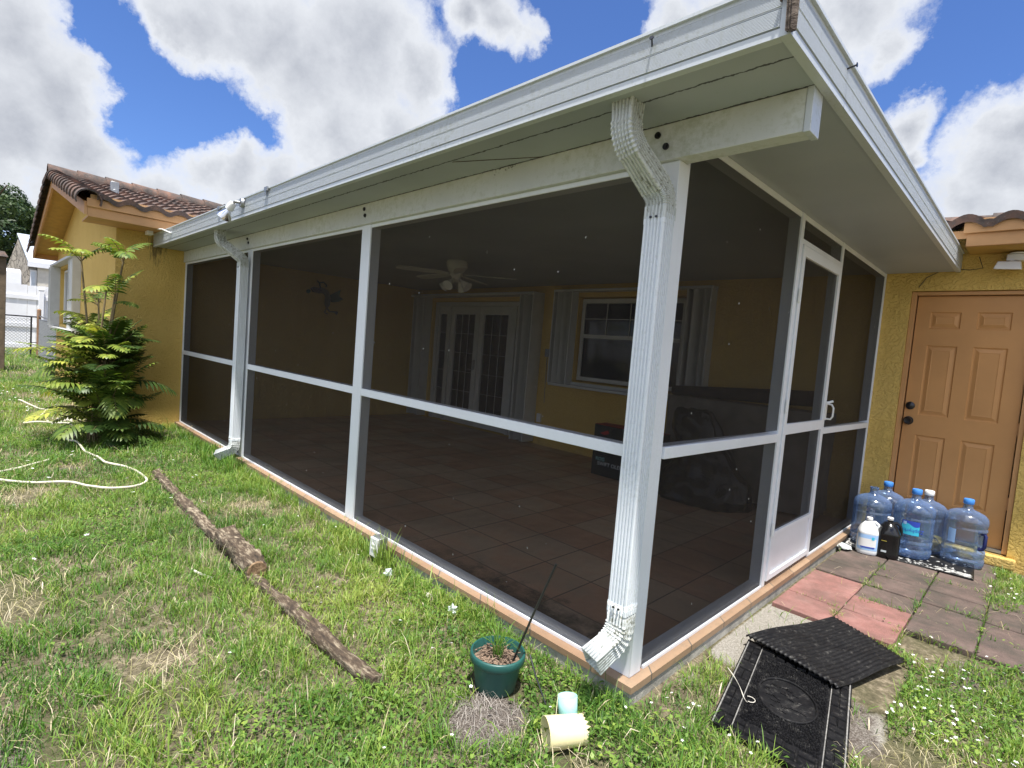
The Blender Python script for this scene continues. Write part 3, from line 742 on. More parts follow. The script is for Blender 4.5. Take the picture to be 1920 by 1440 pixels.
accordion('shutter', -1.78, -1.52, YW-.001, .12, .90, 2.12, 4)
b = MB(); b.box(-3.72, -1.50, YW-.13, YW-.001, 2.121, 2.15); obj('shutter_track', b, M['shutter'], house, bevel=.003); b = MB(); b.box(-3.72, -1.50, YW-.10, YW-.001, .865, .899); b.box(-3.40, -1.84, YW-.03, YW-.001, .90, .94); obj('shutter_track', b, M['shutter'], house, bevel=.003)
s = MB(); s.box(-3.86, -3.79, YW-.05, YW-.001, 1.24, 1.35); s.tube([(-3.83, YW-.03, 1.24), (-3.835, YW-.02, 1.05), (-3.825, YW-.02, .6)], .004); tag(obj('wall_switch', s, M['steel'], loc=(-3.83, YW, 1.3), bevel=.003), 'small grey switch box on the yellow wall between french doors and window', 'switch')
s = MB(); s.box(-3.93, -3.86, YW-.035, YW-.001, .32, .44); tag(obj('wall_outlet', s, M['white'], loc=(-3.89, YW, .38), bevel=.004), 'white outlet cover low on the yellow wall right of the french doors', 'outlet')
# roof bracket
s = MB(); s.box(-8.06, -7.98, -.66, -.57, 2.86, 3.11); s.tube([(-7.978, -.615, 2.98), (-7.96, -.615, 2.98)], .03, 12); tag(obj('roof_bracket', s, M['steel'], loc=(-8, -.61, 2.86), bevel=.004), 'short weathered grey bracket standing up from the tiled roof', 'bracket')

# ================================================================= SCREENED PORCH
porch = thing('screened_porch', 'white aluminium framed screened porch with flat roof and dark insect screens', 'porch', (-3.4, 1.8, 0))
ZS = 2.222; FYP = -.355; FXP = .495
# roof pan
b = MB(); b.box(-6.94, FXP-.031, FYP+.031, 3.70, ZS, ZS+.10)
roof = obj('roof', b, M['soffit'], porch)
# extruded fascia: profile with grooves, front and right-hand runs
ZT = 2.372
def fascia_profile(h0, h1):
    H = h1-h0; p = [(0, h0)]
    n_rib = 18
    marks = [.17, .50, .84]
    z = h0; 
    for m_ in marks:
        zm = h0+H*m_
        p += [(0, zm-.003), (-.007, zm-.002), (-.007, zm+.001), (0, zm+.002)]
    p += [(0, h1-.012), (.010, h1-.010), (.010, h1)]
    return p
pr = fascia_profile(ZS-.006, ZT)
s = MB()
A = [(FYP-d, z) for d, z in pr]; 
poly = A+[(FYP+.03, ZT), (FYP+.03, ZS-.006)]
s.prism(poly, SX+.001, FXP-.0305, 'x')
fa = obj('fascia', s, M['alu'], roof, ang=25)
s = MB()
poly = [(FXP+d, z) for d, z in pr]+[(FXP-.03, ZT), (FXP-.03, ZS-.006)]
s.prism(poly, FYP-.001, 3.705, 'y')
obj('fascia', s, M['alu'], roof, ang=25)
def ribs():
    s = MB(); H = ZT-ZS+.006
    for k in range(26):
        z = ZS-.006+H*(.19+.63*k/25)
        if abs(z-(ZS-.006+H*.5)) < .005: continue
        s.box(SX+.002, FXP-.032, FYP-.0030, FYP+.002, z-.0012, z+.0012)
        s.box(FXP-.002, FXP+.0030, FYP+.03, 3.70, z-.0012, z+.0012)
    obj('fascia_rib', s, M['alu'], roof)
ribs()
# rotten wood showing at split mitre corner
s = MB()
for k in range(3):
    o = k*.013
    s.hexa([(FXP-.012+o*.6, FYP-.012-o*.2, ZS+.0), (FXP+.006+o*.5, FYP-.014, ZS-.012), (FXP+.010, FYP+.006, ZS), (FXP-.010, FYP+.004, ZS), (FXP-.016+o*.6, FYP-.018-o*.2, ZT+.02), (FXP+.004+o*.5, FYP-.014-o*.3, ZT+.06-o), (FXP+.012, FYP+.006, ZT+.04), (FXP-.010, FYP+.004, ZT+.02)])
s.hexa([(FXP-.034, FYP-.014, ZS+.085), (FXP-.028, FYP-.018, ZS+.08), (FXP-.028, FYP-.010, ZS+.08), (FXP-.034, FYP-.008, ZS+.085), (FXP-.010, FYP-.03, ZT+.03), (FXP+.004, FYP-.03, ZT+.04), (FXP+.004, FYP-.012, ZT+.04), (FXP-.010, FYP-.012, ZT+.03)])
obj('corner_wood', s, M['oldwood'], roof)
# clips, nails on fascia
for (x, z) in ((-3.22, 2.345), (-4.35, 2.345)):
    s = MB(); s.box(x-.03, x+.03, FYP-.022, FYP-.0105, z, z+.03); s.box(x-.008, x+.008, FYP-.02, FYP-.009, z-.03, z-.0005); obj('clip', s, M['steel'], fa)
s = MB(); s.tube([(.06, FYP-.001, 2.325), (.075, FYP-.03, 2.333)], .003); s.tube([(.075, FYP-.03, 2.333), (.0755, FYP-.032, 2.334)], .008); obj('nail', s, M['darksteel'], fa)
s = MB(); s.tube([(FXP+.001, .16, 2.335), (FXP+.03, .16, 2.34)], .003); s.tube([(FXP+.030, .16, 2.34), (FXP+.032, .16, 2.34)], .008); obj('nail', s, M['darksteel'], fa)
# soffit cross seam
s = MB(); s.hexa([(-1.15, FYP+.14, ZS-.003), (-1.144, FYP+.14, ZS-.003), (-.704, -.022, ZS-.003), (-.71, -.022, ZS-.003), (-1.15, FYP+.14, ZS+.001), (-1.144, FYP+.14, ZS+.001), (-.704, -.022, ZS+.001), (-.71, -.022, ZS+.001)])
obj('seam', s, M['oldwood'], roof)
# front beam
BZ = 2.082
s = MB(); s.box(SX+.001, .44, -.02, .06, BZ, ZS-.0005); bm_ = obj('beam', s, M['beam'], porch, bevel=.002)
s = MB(); s.box(.441, FXP-.032, -.024, .064, BZ-.004, ZS-.0005); obj('beam_cap', s, M['alu'], bm_, bevel=.002)
for x in (-.205, -.185, -2.33, -2.325, -4.60, -4.585):
    pass
for (x, z) in ((-.095, 2.185), (-.055, 2.135), (-2.36, 2.185), (-2.345, 2.14), (-4.63, 2.18), (-4.60, 2.14)):
    s = MB(); s.lathe([(.013, -.006), (.013, 0)], x, -.0205, z, 14, axis='y'); s.lathe([(.007, -.011), (.008, -.0062)], x, -.0205, z, 6, axis='y'); obj('bolt', s, M['darksteel'], bm_)
# posts on the lawn side
def post(x0, x1, y0, y1, z0=0.001, z1=BZ-.0005): 
    s = MB(); s.box(x0, x1, y0, y1, z0, z1); return obj('post', s, M['alu_clean'], porch, bevel=.003)
PW = .118
post(-.118, -.0, .0, .085)
post(-2.413, -2.413+PW, 0, .08); post(-4.66, -4.66+PW, 0, .08); post(-6.945, -6.90, 0, .08)
spans = [(-6.9, -4.66), (-4.66+PW, -2.413), (-2.413+PW, -.118)]
for a, c in spans:
    for z0, z1, y0 in ((.001, .030, .013), (.897, .947, .0), (BZ-.024, BZ-.001, .004)):
        s = MB(); s.box(a+.0005, c-.0005, y0, .072, z0, z1); obj('rail', s, M['alu_clean'], porch, bevel=.002)
    s = MB(); s.box(a+.0005, c-.0005, 0, .0088, .001, .015); obj('sill_lip', s, M['alu_clean'], porch)
    for z0, z1 in ((.004, .896), (.948, BZ-.025)):
        s = MB(); s.box(a+.001, c-.001, .0095, .0105, z0, z1); obj('screen_panel', s, M['screen'], porch)
# inner grey sill angle visible inside the screens
# right-hand side wall (x = 0 plane)
YD0, YD1 = 1.43, 2.335
def sidepost(y0, y1, z0=.001, z1=ZS-.001): 
    s = MB(); s.box(-.075, 0, y0, y1, z0, z1); return obj('post', s, M['alu_clean'], porch, bevel=.003)
s = MB(); s.box(-.084, -.012, .0855, .105, .001, ZS-.001); obj('post', s, M['alu_clean'], porch, bevel=.002)
sidepost(YD0, YD0+.052); sidepost(YD1-.04, YD1); sidepost(3.675, 3.705)
def siderail(y0, y1, za, zb, h, x1=0.0):
    s = MB(); s.hexa([(-.072, y0, za), (x1, y0, za), (x1, y1, zb), (-.072, y1, zb), (-.072, y0, za+h), (x1, y0, za+h), (x1, y1, zb+h), (-.072, y1, zb+h)]); obj('rail', s, M['alu_clean'], porch, bevel=.002)
siderail(.106, YD0-.0005, .902, .886, .05); siderail(.106, YD0-.0005, .001, .001, .030, -.013); s = MB(); s.box(-.0088, 0, .106, YD0-.0005, .001, .015); obj('sill_lip', s, M['alu_clean'], porch); siderail(.106, YD0-.0005, ZS-.03, ZS-.03, .029, -.004)
siderail(YD1+.0005, 3.6745, .885, .868, .045); siderail(YD1+.0005, 3.6745, .001, .001, .030, -.013); s = MB(); s.box(-.0088, 0, YD1+.0005, 3.6745, .001, .015); obj('sill_lip', s, M['alu_clean'], porch); siderail(YD1+.0005, 3.6745, ZS-.03, ZS-.03, .029, -.004)
siderail(YD0+.0525, YD1-.0405, 2.05, 2.05, .03); siderail(YD0+.0525, YD1-.0405, ZS-.03, ZS-.03, .029, -.004)
def sidescreen(y0, y1, z0, z1, x=-.010, parent=None): 
    s = MB(); s.box(x-.001, x, y0, y1, z0, z1); obj('screen_panel', s, M['screen'], parent or porch)
sidescreen(.1065, YD0-.001, .004, .901); sidescreen(.1065, YD0-.001, .954, ZS-.031)
sidescreen(YD1+.001, 3.674, .004, .886); sidescreen(YD1+.001, 3.674, .932, ZS-.031)
sidescreen(YD0+.053, YD1-.041, 2.081, ZS-.031)
# screen door leaf
a0, a1 = YD0+.056, YD1-.044
s = MB(); X0, X1 = -.022, .008
s.box(X0, X1, a0, a0+.045, .03, 2.045); s.box(X0, X1, a1-.045, a1, .03, 2.045)
for z0, z1 in ((1.985, 2.045), (.925, .99), (.03, .065), (.30, .33)): s.box(X0, X1, a0+.0455, a1-.0455, z0, z1)
sd = obj('screen_door', s, M['alu_clean'], porch, bevel=.002)
s = MB(); s.box(-.012, -.004, a0+.046, a1-.046, .0655, .2995); obj('kick_plate', s, M['alu_clean'], sd)
sidescreen(a0+.046, a1-.046, .331, .924, -.006, sd); sidescreen(a0+.046, a1-.046, .991, 1.984, -.006, sd)
s = MB(); hy = a1-.02
s.box(.0085, .02, hy-.014, hy+.014, .99, 1.12); s.tube([(.02, hy, 1.105), (.05, hy, 1.10), (.062, hy, 1.08), (.062, hy, 1.02), (.05, hy, 1.0), (.02, hy, 1.0)], .006); s.tube([(.02, hy, 1.11), (.05, hy+.02, 1.125)], .008)
obj('handle', s, M['white'], sd)
for z in (.35, 1.1, 1.75):
    s = MB(); s.box(.0085, .013, a0-.012, a0+.018, z-.04, z+.04); s.tube([(.014, a0+.001, z-.04), (.014, a0+.001, z+.04)], .005); obj('hinge', s, M['white'], sd)

# ---- downspouts ---------------------------------------------------
def flute_profile(w, d):
    p = []; n = 5
    def side(L, horizontal, sgn):
        pts = []; m = 5 if L > .07 else 4; st = L*.80/m; x = -L/2+L*.10
        pts.append((-L/2+.004, 0))
        for k in range(m):
            pts += [(x+.12*st, 0), (x+.25*st, -.0065), (x+.65*st, -.0065), (x+.78*st, 0)]; x += st
        pts.append((L/2-.004, 0)); return pts
    for (u, e) in side(w, True, 1): p.append((u, -d/2-e))
    for (u, e) in side(d, False, 1): p.append((w/2+e, u))
    for (u, e) in side(w, True, 1): p.append((-u, d/2+e))
    for (u, e) in side(d, False, 1): p.append((-w/2-e, -u))
    return p
def fillet(pts, r, n=10):
    pts = [Vector(p) for p in pts]; out = [pts[0]]; flag = [0]
    for i in range(1, len(pts)-1):
        a = (pts[i-1]-pts[i]); c = (pts[i+1]-pts[i]); rr = min(r, a.length*.48, c.length*.48)
        p0 = pts[i]+a.normalized()*rr; p1 = pts[i]+c.normalized()*rr
        for k in range(n+1):
            t = k/n; out.append(p0*(1-t)**2+pts[i]*2*t*(1-t)+p1*t*t); flag.append(1)
    out.append(pts[-1]); flag.append(0)
    # densify crimp rings
    return out, flag
def downspout(path, w, d, collars, shoe):
    up, rest = path
    ds = []
    prof = flute_profile(w, d)
    # elbow section (grubby), straight section, shoe
    P_, fl = fillet(up, .15, 16)
    s = MB(); s.sweep(P_, prof, scales=[1.04-(.085 if (f and i % 2) else 0) for i, f in enumerate(fl)])
    o = obj('downspout', s, M['spout_dirty'], porch, ang=30)
    s = MB(); s.sweep(rest, prof); obj('pipe', s, M['spout'], o, ang=30)
    P2, fl = fillet(shoe, .12, 12)
    s = MB(); s.sweep(P2, prof, scales=[1.05-(.085 if (f and i % 2) else 0) for i, f in enumerate(fl)], caps=False)
    o2 = obj('spout_shoe', s, M['spout_dirty'], o, ang=30)
    o2.modifiers.new('th', 'SOLIDIFY').thickness = .002
    for (c, z) in collars:
        s = MB(); s.sweep([(c[0], c[1], z-.02), (c[0], c[1], z+.02)], [(a*1.035, e*1.035) for a, e in prof]); obj('strap', s, M['spout'], o, ang=30)
        for dx in (-.012, .012):
            s = MB(); s.lathe([(.0045, -.004), (.005, 0)], c[0]+dx, c[1]-d/2-.003, z+.004, 10, axis='y'); obj('rivet', s, M['darksteel'], o)
cx, cy = -.028, -.062
downspout(([(-.09, -.245, 2.222), (-.09, -.245, 2.10), (cx, cy, 1.93), (cx, cy, 1.84)], [(cx, cy, 1.85), (cx, cy, .30)]), .088, .082, [((cx, cy), 1.84), ((cx, cy), .315)],
          [(cx, cy, .33), (cx, cy, .19), (cx-.035, cy-.13, .115)])
cx, cy = -4.60, -.062
downspout(([(-4.70, -.25, 2.222), (-4.70, -.25, 2.12), (cx, cy, 1.97), (cx, cy, 1.89)], [(cx, cy, 1.90), (cx, cy, .17)]), .088, .082, [((cx, cy), 1.885), ((cx, cy), .19)],
          [(cx, cy, .20), (cx, cy, .09), (cx-.09, cy-.13, .01)])

# ---- floodlight on the fascia ---------------------------------------
fl = thing('floodlight', 'white floodlight socket with silver reflector bulb clamped on the porch fascia', 'lamp', (-3.78, FYP-.02, 2.33))
s = MB(); s.lathe([(.035, -.02), (.04, 0)], -3.74, FYP-.011, 2.325, 16, axis='y'); s.tube([(-3.74, FYP-.03, 2.325), (-3.76, FYP-.06, 2.33), (-3.79, FYP-.07, 2.315)], .012); obj('bracket', s, M['steel'], fl)
dirv = Vector((-.55, -.25, -.75)).normalized(); p0 = Vector((-3.785, FYP-.07, 2.32))
s = MB(); s.tube([p0, p0+dirv*.02, p0+dirv*.065, p0+dirv*.068], [.022, .030, .032, .02], 18); obj('socket', s, M['bulb'], fl)
s = MB(); s.tube([p0+dirv*.069, p0+dirv*.085, p0+dirv*.125, p0+dirv*.150, p0+dirv*.156], [.018, .026, .050, .058, .050], 24); obj('bulb', s, M['chrome'], fl)
s = MB(); s.tube([(-6.70, -.43, 2.40), (-6.3, -.40, 2.36), (-6.05, FYP-.012, 2.30)], .008); s.box(-6.83, -6.70, -.47, -.41, 2.33, 2.39)
tag(obj('junction_box', s, M['white'], loc=(-6.7, -.44, 2.36), bevel=.003), 'small white cable junction under the left roof eave', 'junction box')

# ---- security light by the tan door ----------------------------------
sl = thing('security_light', 'white twin box security light under the eave right of the tan door top', 'lamp', (.80, YW, 2.27))
s = MB(); s.box(.765, .885, YW-.10, YW-.001, 2.275, 2.325); s.lathe([(.05, 2.326), (.06, 2.336)], .83, YW-.06, 0, 18); obj('base', s, M['bulb'], sl, bevel=.006)
s = MB(); s.hexa([(.70, YW-.17, 2.205), (.86, YW-.17, 2.195), (.86, YW-.03, 2.215), (.70, YW-.03, 2.225), (.72, YW-.15, 2.265), (.85, YW-.15, 2.26), (.85, YW-.05, 2.272), (.72, YW-.05, 2.272)]); obj('lamp_head', s, M['white'], sl, bevel=.006)
s = MB(); s.tube([(.79, YW-.10, 2.26), (.80, YW-.08, 2.278)], .012); obj('arm', s, M['bulb'], sl)
s = MB(); s.tube([(.60, YW-.02, 2.33), (.63, YW-.012, 2.24), (.55, YW-.008, 2.23), (.40, YW-.006, 2.25), (.28, YW-.005, 2.18), (.235, YW-.005, 2.10)], .003, 6)
tag(obj('cable', s, M['darksteel'], loc=(.5, YW, 2.2)), 'thin dark cable sagging across the yellow wall above the tan door', 'cable')

# ---- low socket box by the slab ---------------------------------------
gb = thing('outdoor_socket', 'grey weatherproof socket box low against the porch edge beside tall grass', 'socket', (-1.78, -.11, -.02))
s = MB(); s.box(-1.80, -1.71, -.135, -.078, -.05, .075); obj('box', s, M['steel'], gb, bevel=.006)
s = MB(); s.box(-1.795, -1.715, -.152, -.136, -.045, .07); s.box(-1.775, -1.735, -.156, -.1525, .0, .012); s.box(-1.775, -1.735, -.156, -.1525, .025, .037); obj('cover', s, M['white'], gb, bevel=.004)

# ================================================================= INSIDE THE PORCH
fan = thing('ceiling_fan', 'white five blade ceiling fan with clustered glass shades under the porch ceiling', 'fan', (-3.62, 1.82, ZS))
s = MB(); s.lathe([(.105, ZS-.001), (.115, ZS-.02), (.112, ZS-.06), (.085, ZS-.115), (.07, ZS-.13)], -3.62, 1.82, 0, 32); obj('motor', s, M['fanwhite'], fan)
s = MB(); s.lathe([(.07, ZS-.131), (.072, ZS-.15), (.05, ZS-.175), (.045, ZS-.20), (.05, ZS-.215), (.02, ZS-.23)], -3.62, 1.82, 0, 24); obj('hub', s, M['fanwhite'], fan)
for k in range(5):
    a = R(38+72*k); ca, sa = math.cos(a), math.sin(a); tl = .16
    pr_ = [(.10, -.02), (.17, -.035), (.26, -.055), (.58, -.065), (.665, -.045), (.68, 0), (.665, .045), (.58, .065), (.26, .055), (.17, .035), (.10, .02)]
    s = MB(); vs = []
    for dz in (0, .006):
        for r_, w_ in pr_: vs.append((-3.62+r_*ca-w_*sa, 1.82+r_*sa+w_*ca, ZS-.150+w_*tl+dz-(r_-.1)*.02))
    n = len(pr_); s.add(vs, [tuple(range(n)), tuple(range(2*n-1, n-1, -1))]+[(i, (i+1) % n, n+(i+1) % n, n+i) for i in range(n)]); obj('blade', s, M['fanwhite'], fan)
for k in range(4):
    a = R(20+90*k); p = Vector((-3.62+.05*math.cos(a), 1.82+.05*math.sin(a), ZS-.20)); dd = Vector((math.cos(a)*.75, math.sin(a)*.75, -.6)).normalized()
    s = MB(); s.tube([p, p+dd*.04, p+dd*.06, p+dd*.12, p+dd*.14], [.012, .015, .030, .05, .06], 16); obj('lamp_shade', s, M['bulb'], fan)

# metal gecko-like wall sculpture on the left inner wall (x = SX)
de = thing('wall_decoration', 'painted metal lizard and leaf sculpture on the left inner porch wall', 'wall decoration', (SX, 1.9, 1.87))
def YZ(poly, x0, x1, m, name):
    s = MB(); s.prism(poly, x0, x1, 'x'); return obj(name, s, M[m], de)
YZ([(1.79, 1.98), (1.84, 2.02), (1.94, 1.98), (1.99, 1.88), (1.98, 1.76), (1.93, 1.70), (1.90, 1.78), (1.91, 1.88), (1.87, 1.93), (1.81, 1.93)], SX+.02, SX+.045, 'pewter', 'body')
YZ([(1.66, 1.98), (1.71, 2.01), (1.80, 2.00), (1.84, 1.96), (1.80, 1.92), (1.70, 1.93)], SX+.025, SX+.06, 'purple', 'head')
YZ([(1.60, 1.945), (1.64, 1.965), (1.67, 1.94), (1.64, 1.90), (1.60, 1.91)], SX+.02, SX+.04, 'verdigris', 'foot')
YZ([(1.99, 1.92), (2.12, 2.00), (2.15, 2.02), (2.13, 1.92), (2.20, 1.88), (2.12, 1.83), (2.02, 1.81), (1.98, 1.84)], SX+.02, SX+.035, 'verdigris', 'leaf')
s = MB(); s.tube([(SX+.03, 1.82, 1.99), (SX+.035, 1.80, 2.07), (SX+.035, 1.76, 2.11), (SX+.035, 1.79, 2.08), (SX+.035, 1.86, 2.10), (SX+.035, 1.91, 2.06), (SX+.035, 1.90, 2.03)], .010, 8); obj('tail', s, M['verdigris'], de)
s = MB(); s.tube([(SX+.03, 1.94, 1.71), (SX+.035, 1.99, 1.66), (SX+.035, 2.06, 1.665), (SX+.035, 2.11, 1.65)], [.010, .010, .012, .028], 8); s.tube([(SX+.03, 1.93, 1.70), (SX+.035, 1.90, 1.64), (SX+.035, 1.95, 1.62)], .010, 8); obj('leg', s, M['pewter'], de)

def text(s, size, m, parent, loc, rot, name='lettering', extrude=.0008, shear=0, sx=1):
    cu = bpy.data.curves.new(name, 'FONT'); cu.body = s; cu.size = size; cu.extrude = extrude; cu.align_x = 'CENTER'; cu.align_y = 'CENTER'; cu.shear = shear
    t = bpy.data.objects.new('t', cu); C.objects.link(t); bpy.context.view_layer.update()
    me = bpy.data.meshes.new_from_object(t.evaluated_get(bpy.context.evaluated_depsgraph_get())); C.objects.unlink(t); bpy.data.objects.remove(t)
    o = bpy.data.objects.new(name, me); C.objects.link(o); me.materials.clear(); me.materials.append(M[m]); o.parent = parent
    off = origin_of(parent); o.location = (loc[0]-off[0], loc[1]-off[1], loc[2]-off[2]); o.rotation_euler = rot; o.scale = (sx, 1, 1)
    return o
# monitor carton
bx = thing('cardboard_box', 'black carton with red top and white lettering standing on the porch floor', 'box', (-2.05, 3.05, 0))
s = MB(); s.box(-2.40, -1.60, 2.95, 3.17, .002, .56); obj('carton', s, M['boxblack'], bx, bevel=.004)
s = MB(); s.box(-2.398, -1.602, 2.952, 3.168, .5605, .564); obj('top_flap', s, M['boxred'], bx)
text('ROG', .055, 'inkteal', bx, (-2.29, 2.9485, .185), (R(90), 0, 0)); text('SWIFT OLED PG32', .058, 'ink', bx, (-2.085, 2.9485, .135), (R(90), 0, 0))
s = MB(); s.add([(-2.32, 2.948, .47), (-2.22, 2.948, .51), (-2.20, 2.948, .48), (-2.26, 2.948, .455), (-2.32, 2.949, .47), (-2.22, 2.949, .51), (-2.20, 2.949, .48), (-2.26, 2.949, .455)], [(0, 3, 2, 1), (4, 5, 6, 7), (0, 1, 5, 4), (1, 2, 6, 5), (2, 3, 7, 6), (3, 0, 4, 7)]); obj('logo', s, M['boxred'], bx)
# bin bag: crumpled closed surface
def bag():
    s = MB(); n = 56; m = 34; vs = []
    for j in range(m+1):
        t = j/m; z = .005+t*.86
        rad = .43*(1-.66*t**1.15)+.03*math.sin(t*9)
        if t < .04: rad *= .96+t
        cxs = -1.15+.05*math.sin(t*5)-.08*t; cys = 3.0+.03*math.sin(t*4)
        for i in range(n):
            a = 2*math.pi*i/n
            w = 1+.05*math.sin(5*a+t*9)+.035*math.sin(11*a-t*14)+.02*math.sin(19*a+t*6)+.03*math.sin(t*26+2*a)
            vs.append((cxs+rad*w*math.cos(a), cys+rad*.62*w*math.sin(a), z+.015*math.sin(7*a)*t))
    fs = [(j*n+i, j*n+(i+1) % n, (j+1)*n+(i+1) % n, (j+1)*n+i) for j in range(m) for i in range(n)]+[tuple(range(n-1, -1, -1)), tuple(m*n+i for i in range(n))]
    s.add(vs, fs)
    tag(obj('bin_bag', s, M['bag'], loc=(-1.15, 3.0, 0), ang=180), 'full black bin bag slumped on the porch floor by the covered bench', 'bin bag')
bag()
# covered bench with rolled dark canvas on top
def cover():
    s = MB(); n = 60; m = 24; vs = []
    x0, x1, y0, y1, H = -1.72, -.24, 3.27, 3.62, .96
    per = []
    for k in range(n):
        t = k/n*4; sd_ = int(t); f = t-sd_
        per.append([(x0+(x1-x0)*f, y0), (x1, y0+(y1-y0)*f), (x1-(x1-x0)*f, y1), (x0, y1-(y1-y0)*f)][sd_])
    cx_, cy_ = (x0+x1)/2, (y0+y1)/2
    for j in range(m+1):
        t = j/m
        for k, (x, y) in enumerate(per):
            fold = 1+.018*math.sin(k*1.9)*(1-t)+.01*math.sin(k*.7+t*7)
            vs.append((cx_+(x-cx_)*fold, cy_+(y-cy_)*(1+.10*math.sin(k*1.3+t*3)*(1-t)*.6), .045+(H-.045)*t+(.012*math.sin(k*.9) if j == 0 else 0)))
    fs = [(j*n+i, j*n+(i+1) % n, (j+1)*n+(i+1) % n, (j+1)*n+i) for j in range(m) for i in range(n)]+[tuple(range(n-1, -1, -1)), tuple(m*n+i for i in range(n))]
    s.add(vs, fs)
    bn = thing('covered_bench', 'tall bench under a dusty grey fabric cover against the back of the porch', 'bench', (-1.0, 3.45, 0))
    obj('fabric_cover', s, M['fabric'], bn, ang=60)
    for x in (-1.66, -.32):
        q = MB(); q.box(x, x+.05, 3.32, 3.57, .001, .05); obj('leg', q, M['darksteel'], bn)
cover()
s = MB(); s.tube([(-1.74, 3.40, 1.01), (-1.2, 3.40, 1.035), (-.7, 3.405, 1.06), (-.30, 3.41, 1.085)], [.05, .062, .07, .072], 16); cr = thing('rolled_canvas', 'dark rolled canvas with a small metal end lying along the covered bench top', 'roll', (-1.0, 3.40, .97)); obj('canvas', s, M['darkcloth'], cr)
s = MB(); s.tube([(-.299, 3.41, 1.07), (-.25, 3.41, 1.07), (-.235, 3.41, 1.07)], [.012, .012, .022], 12); obj('end_cap', s, M['steel'], cr)

# ================================================================= BOTTLES AND MATS BY THE DOOR
PZ = GZ+.034
def bottle_body(handle=False, H=.49, r=.132):
    prof = [(.060, 0), (r*.93, .0), (r*.985, .012), (r, .03), (r, .055), (r*.965, .065), (r*.965, .072), (r, .085), (r, .115), (r*.965, .125), (r*.965, .132), (r, .145), (r*.985, .20), (r*.985, .26), (r, .275), (r, .285), (r*.965, .295), (r*.965, .302), (r, .315), (r, .345), (r*.96, .368), (r*.80, .392), (r*.52, .410), (.040, .420), (.030, .432), (.028, .46), (.028, H-.012)]
    rf = None
    if handle:
        def rf(a, z):
            d = abs((a+math.pi) % (2*math.pi)-math.pi)
            k = max(0, 1-(d/.50)**4)*max(0, min(1, (z-.12)/.02, (.27-z)/.02))
            return 1-.42*k
    s = MB(); s.lathe(prof, n=64, rf=rf, cap1=False)
    return s
def make_bottle(label, cap, handle, with_label, group='large blue water bottles by the tan door'):
    t = thing('water_bottle', label, 'bottle', (0, 0, 0), group)
    obj('body', bottle_body(handle), M['bottle'], t, ang=50)
    if cap:
        s = MB(); s.lathe([(.032, .462), (.034, .466), (.034, .494), (.030, .500)], n=28); obj('cap', s, M[cap], t)
    else:
        s = MB(); s.lathe([(.0285, .466), (.031, .468), (.031, .478), (.0285, .479), (.0255, .479), (.0255, .466)], n=28, cap0=False, cap1=False); obj('neck_ring', s, M['bottle'], t)
    if handle:
        s = MB(); s.tube([(.085, 0, .262), (.118, 0, .262), (.129, 0, .25), (.129, 0, .165), (.118, 0, .145), (.098, 0, .14), (.092, 0, .155)], .0125, 12); obj('handle', s, M['navy'], t)
    return t
def arc_patch(s, r, a0, a1, z0, z1, n=14, top=None):
    vs = []
    for i in range(n+1):
        a = a0+(a1-a0)*i/n
        zt = z1 if not top else z1+top(i/n); zb = z0
        vs += [(r*math.cos(a), r*math.sin(a), zb), (r*math.cos(a), r*math.sin(a), zt)]
    s.add(vs, [(2*i, 2*i+2, 2*i+3, 2*i+1) for i in range(n)])
bA = make_bottle('uncapped blue water bottle nearest the screen wall, behind the white jug', None, False, False)
bA.location = (.18, 3.27, PZ)
bB = dup(make_bottle('blue-capped water bottle against the door, behind the uncapped bottle', 'bluecap', False, False), (0, 0, 0), 0, '', '') if False else make_bottle('blue-capped water bottle against the door, behind the uncapped bottle', 'bluecap', False, False)
bB.location = (.225, 3.55, PZ)
bC = make_bottle('blue-capped water bottle with a cyan paper label, front centre on the mat', 'bluecap', False, True)
bC.location = (.455, 3.285, PZ+.012); bC.scale = (1, 1, 1.03)
bD = make_bottle('white-capped water bottle hidden behind the cyan-labelled bottle', 'white', False, False)
bD.location = (.50, 3.57, PZ-.01)
bE = make_bottle('blue-capped water bottle with a navy side handle, standing rightmost', 'bluecap', True, False)
bE.location = (.752, 3.47, PZ); bE.rotation_euler = (0, 0, R(-18))
# printed label on bottle C (facing the camera); the wordmark is upside down as in the photo
la = math.atan2(-1.9-3.285, 1.08-.455)-.10
s = MB(); arc_patch(s, .1338, la-.42, la+.42, .17, .275); lb = obj('label', s, M['label_blue'], bC, fix=False)
s = MB(); arc_patch(s, .1345, la-.42, la+.42, .172, .245, top=lambda t: .012*math.sin(t*6)); obj('label_wave', s, M['label_cyan'], lb, fix=False)
s = MB(); arc_patch(s, .1350, la-.36, la-.20, .245, .268, n=6); obj('label_mark', s, M['label_pale'], lb, fix=False)
def curved_text(body, size, r, a_mid, z, parent, m, flip=False):
    cu = bpy.data.curves.new('lettering', 'FONT'); cu.body = body; cu.size = size; cu.align_x = 'CENTER'; cu.align_y = 'CENTER'
    t = bpy.data.objects.new('t', cu); C.objects.link(t); bpy.context.view_layer.update()
    me = bpy.data.meshes.new_from_object(t.evaluated_get(bpy.context.evaluated_depsgraph_get())); C.objects.unlink(t); bpy.data.objects.remove(t)
    for v in me.vertices:
        x, y = v.co.x, v.co.y
        if flip: x, y = -x, -y
        a = a_mid+x/r; v.co = (r*math.cos(a), r*math.sin(a), z+y)
    o = bpy.data.objects.new('lettering', me); C.objects.link(o); me.materials.clear(); me.materials.append(M[m]); o.parent = parent
curved_text('Zephyrhills', .038, .1356, la+.02, .205, lb, 'label_blue', True)
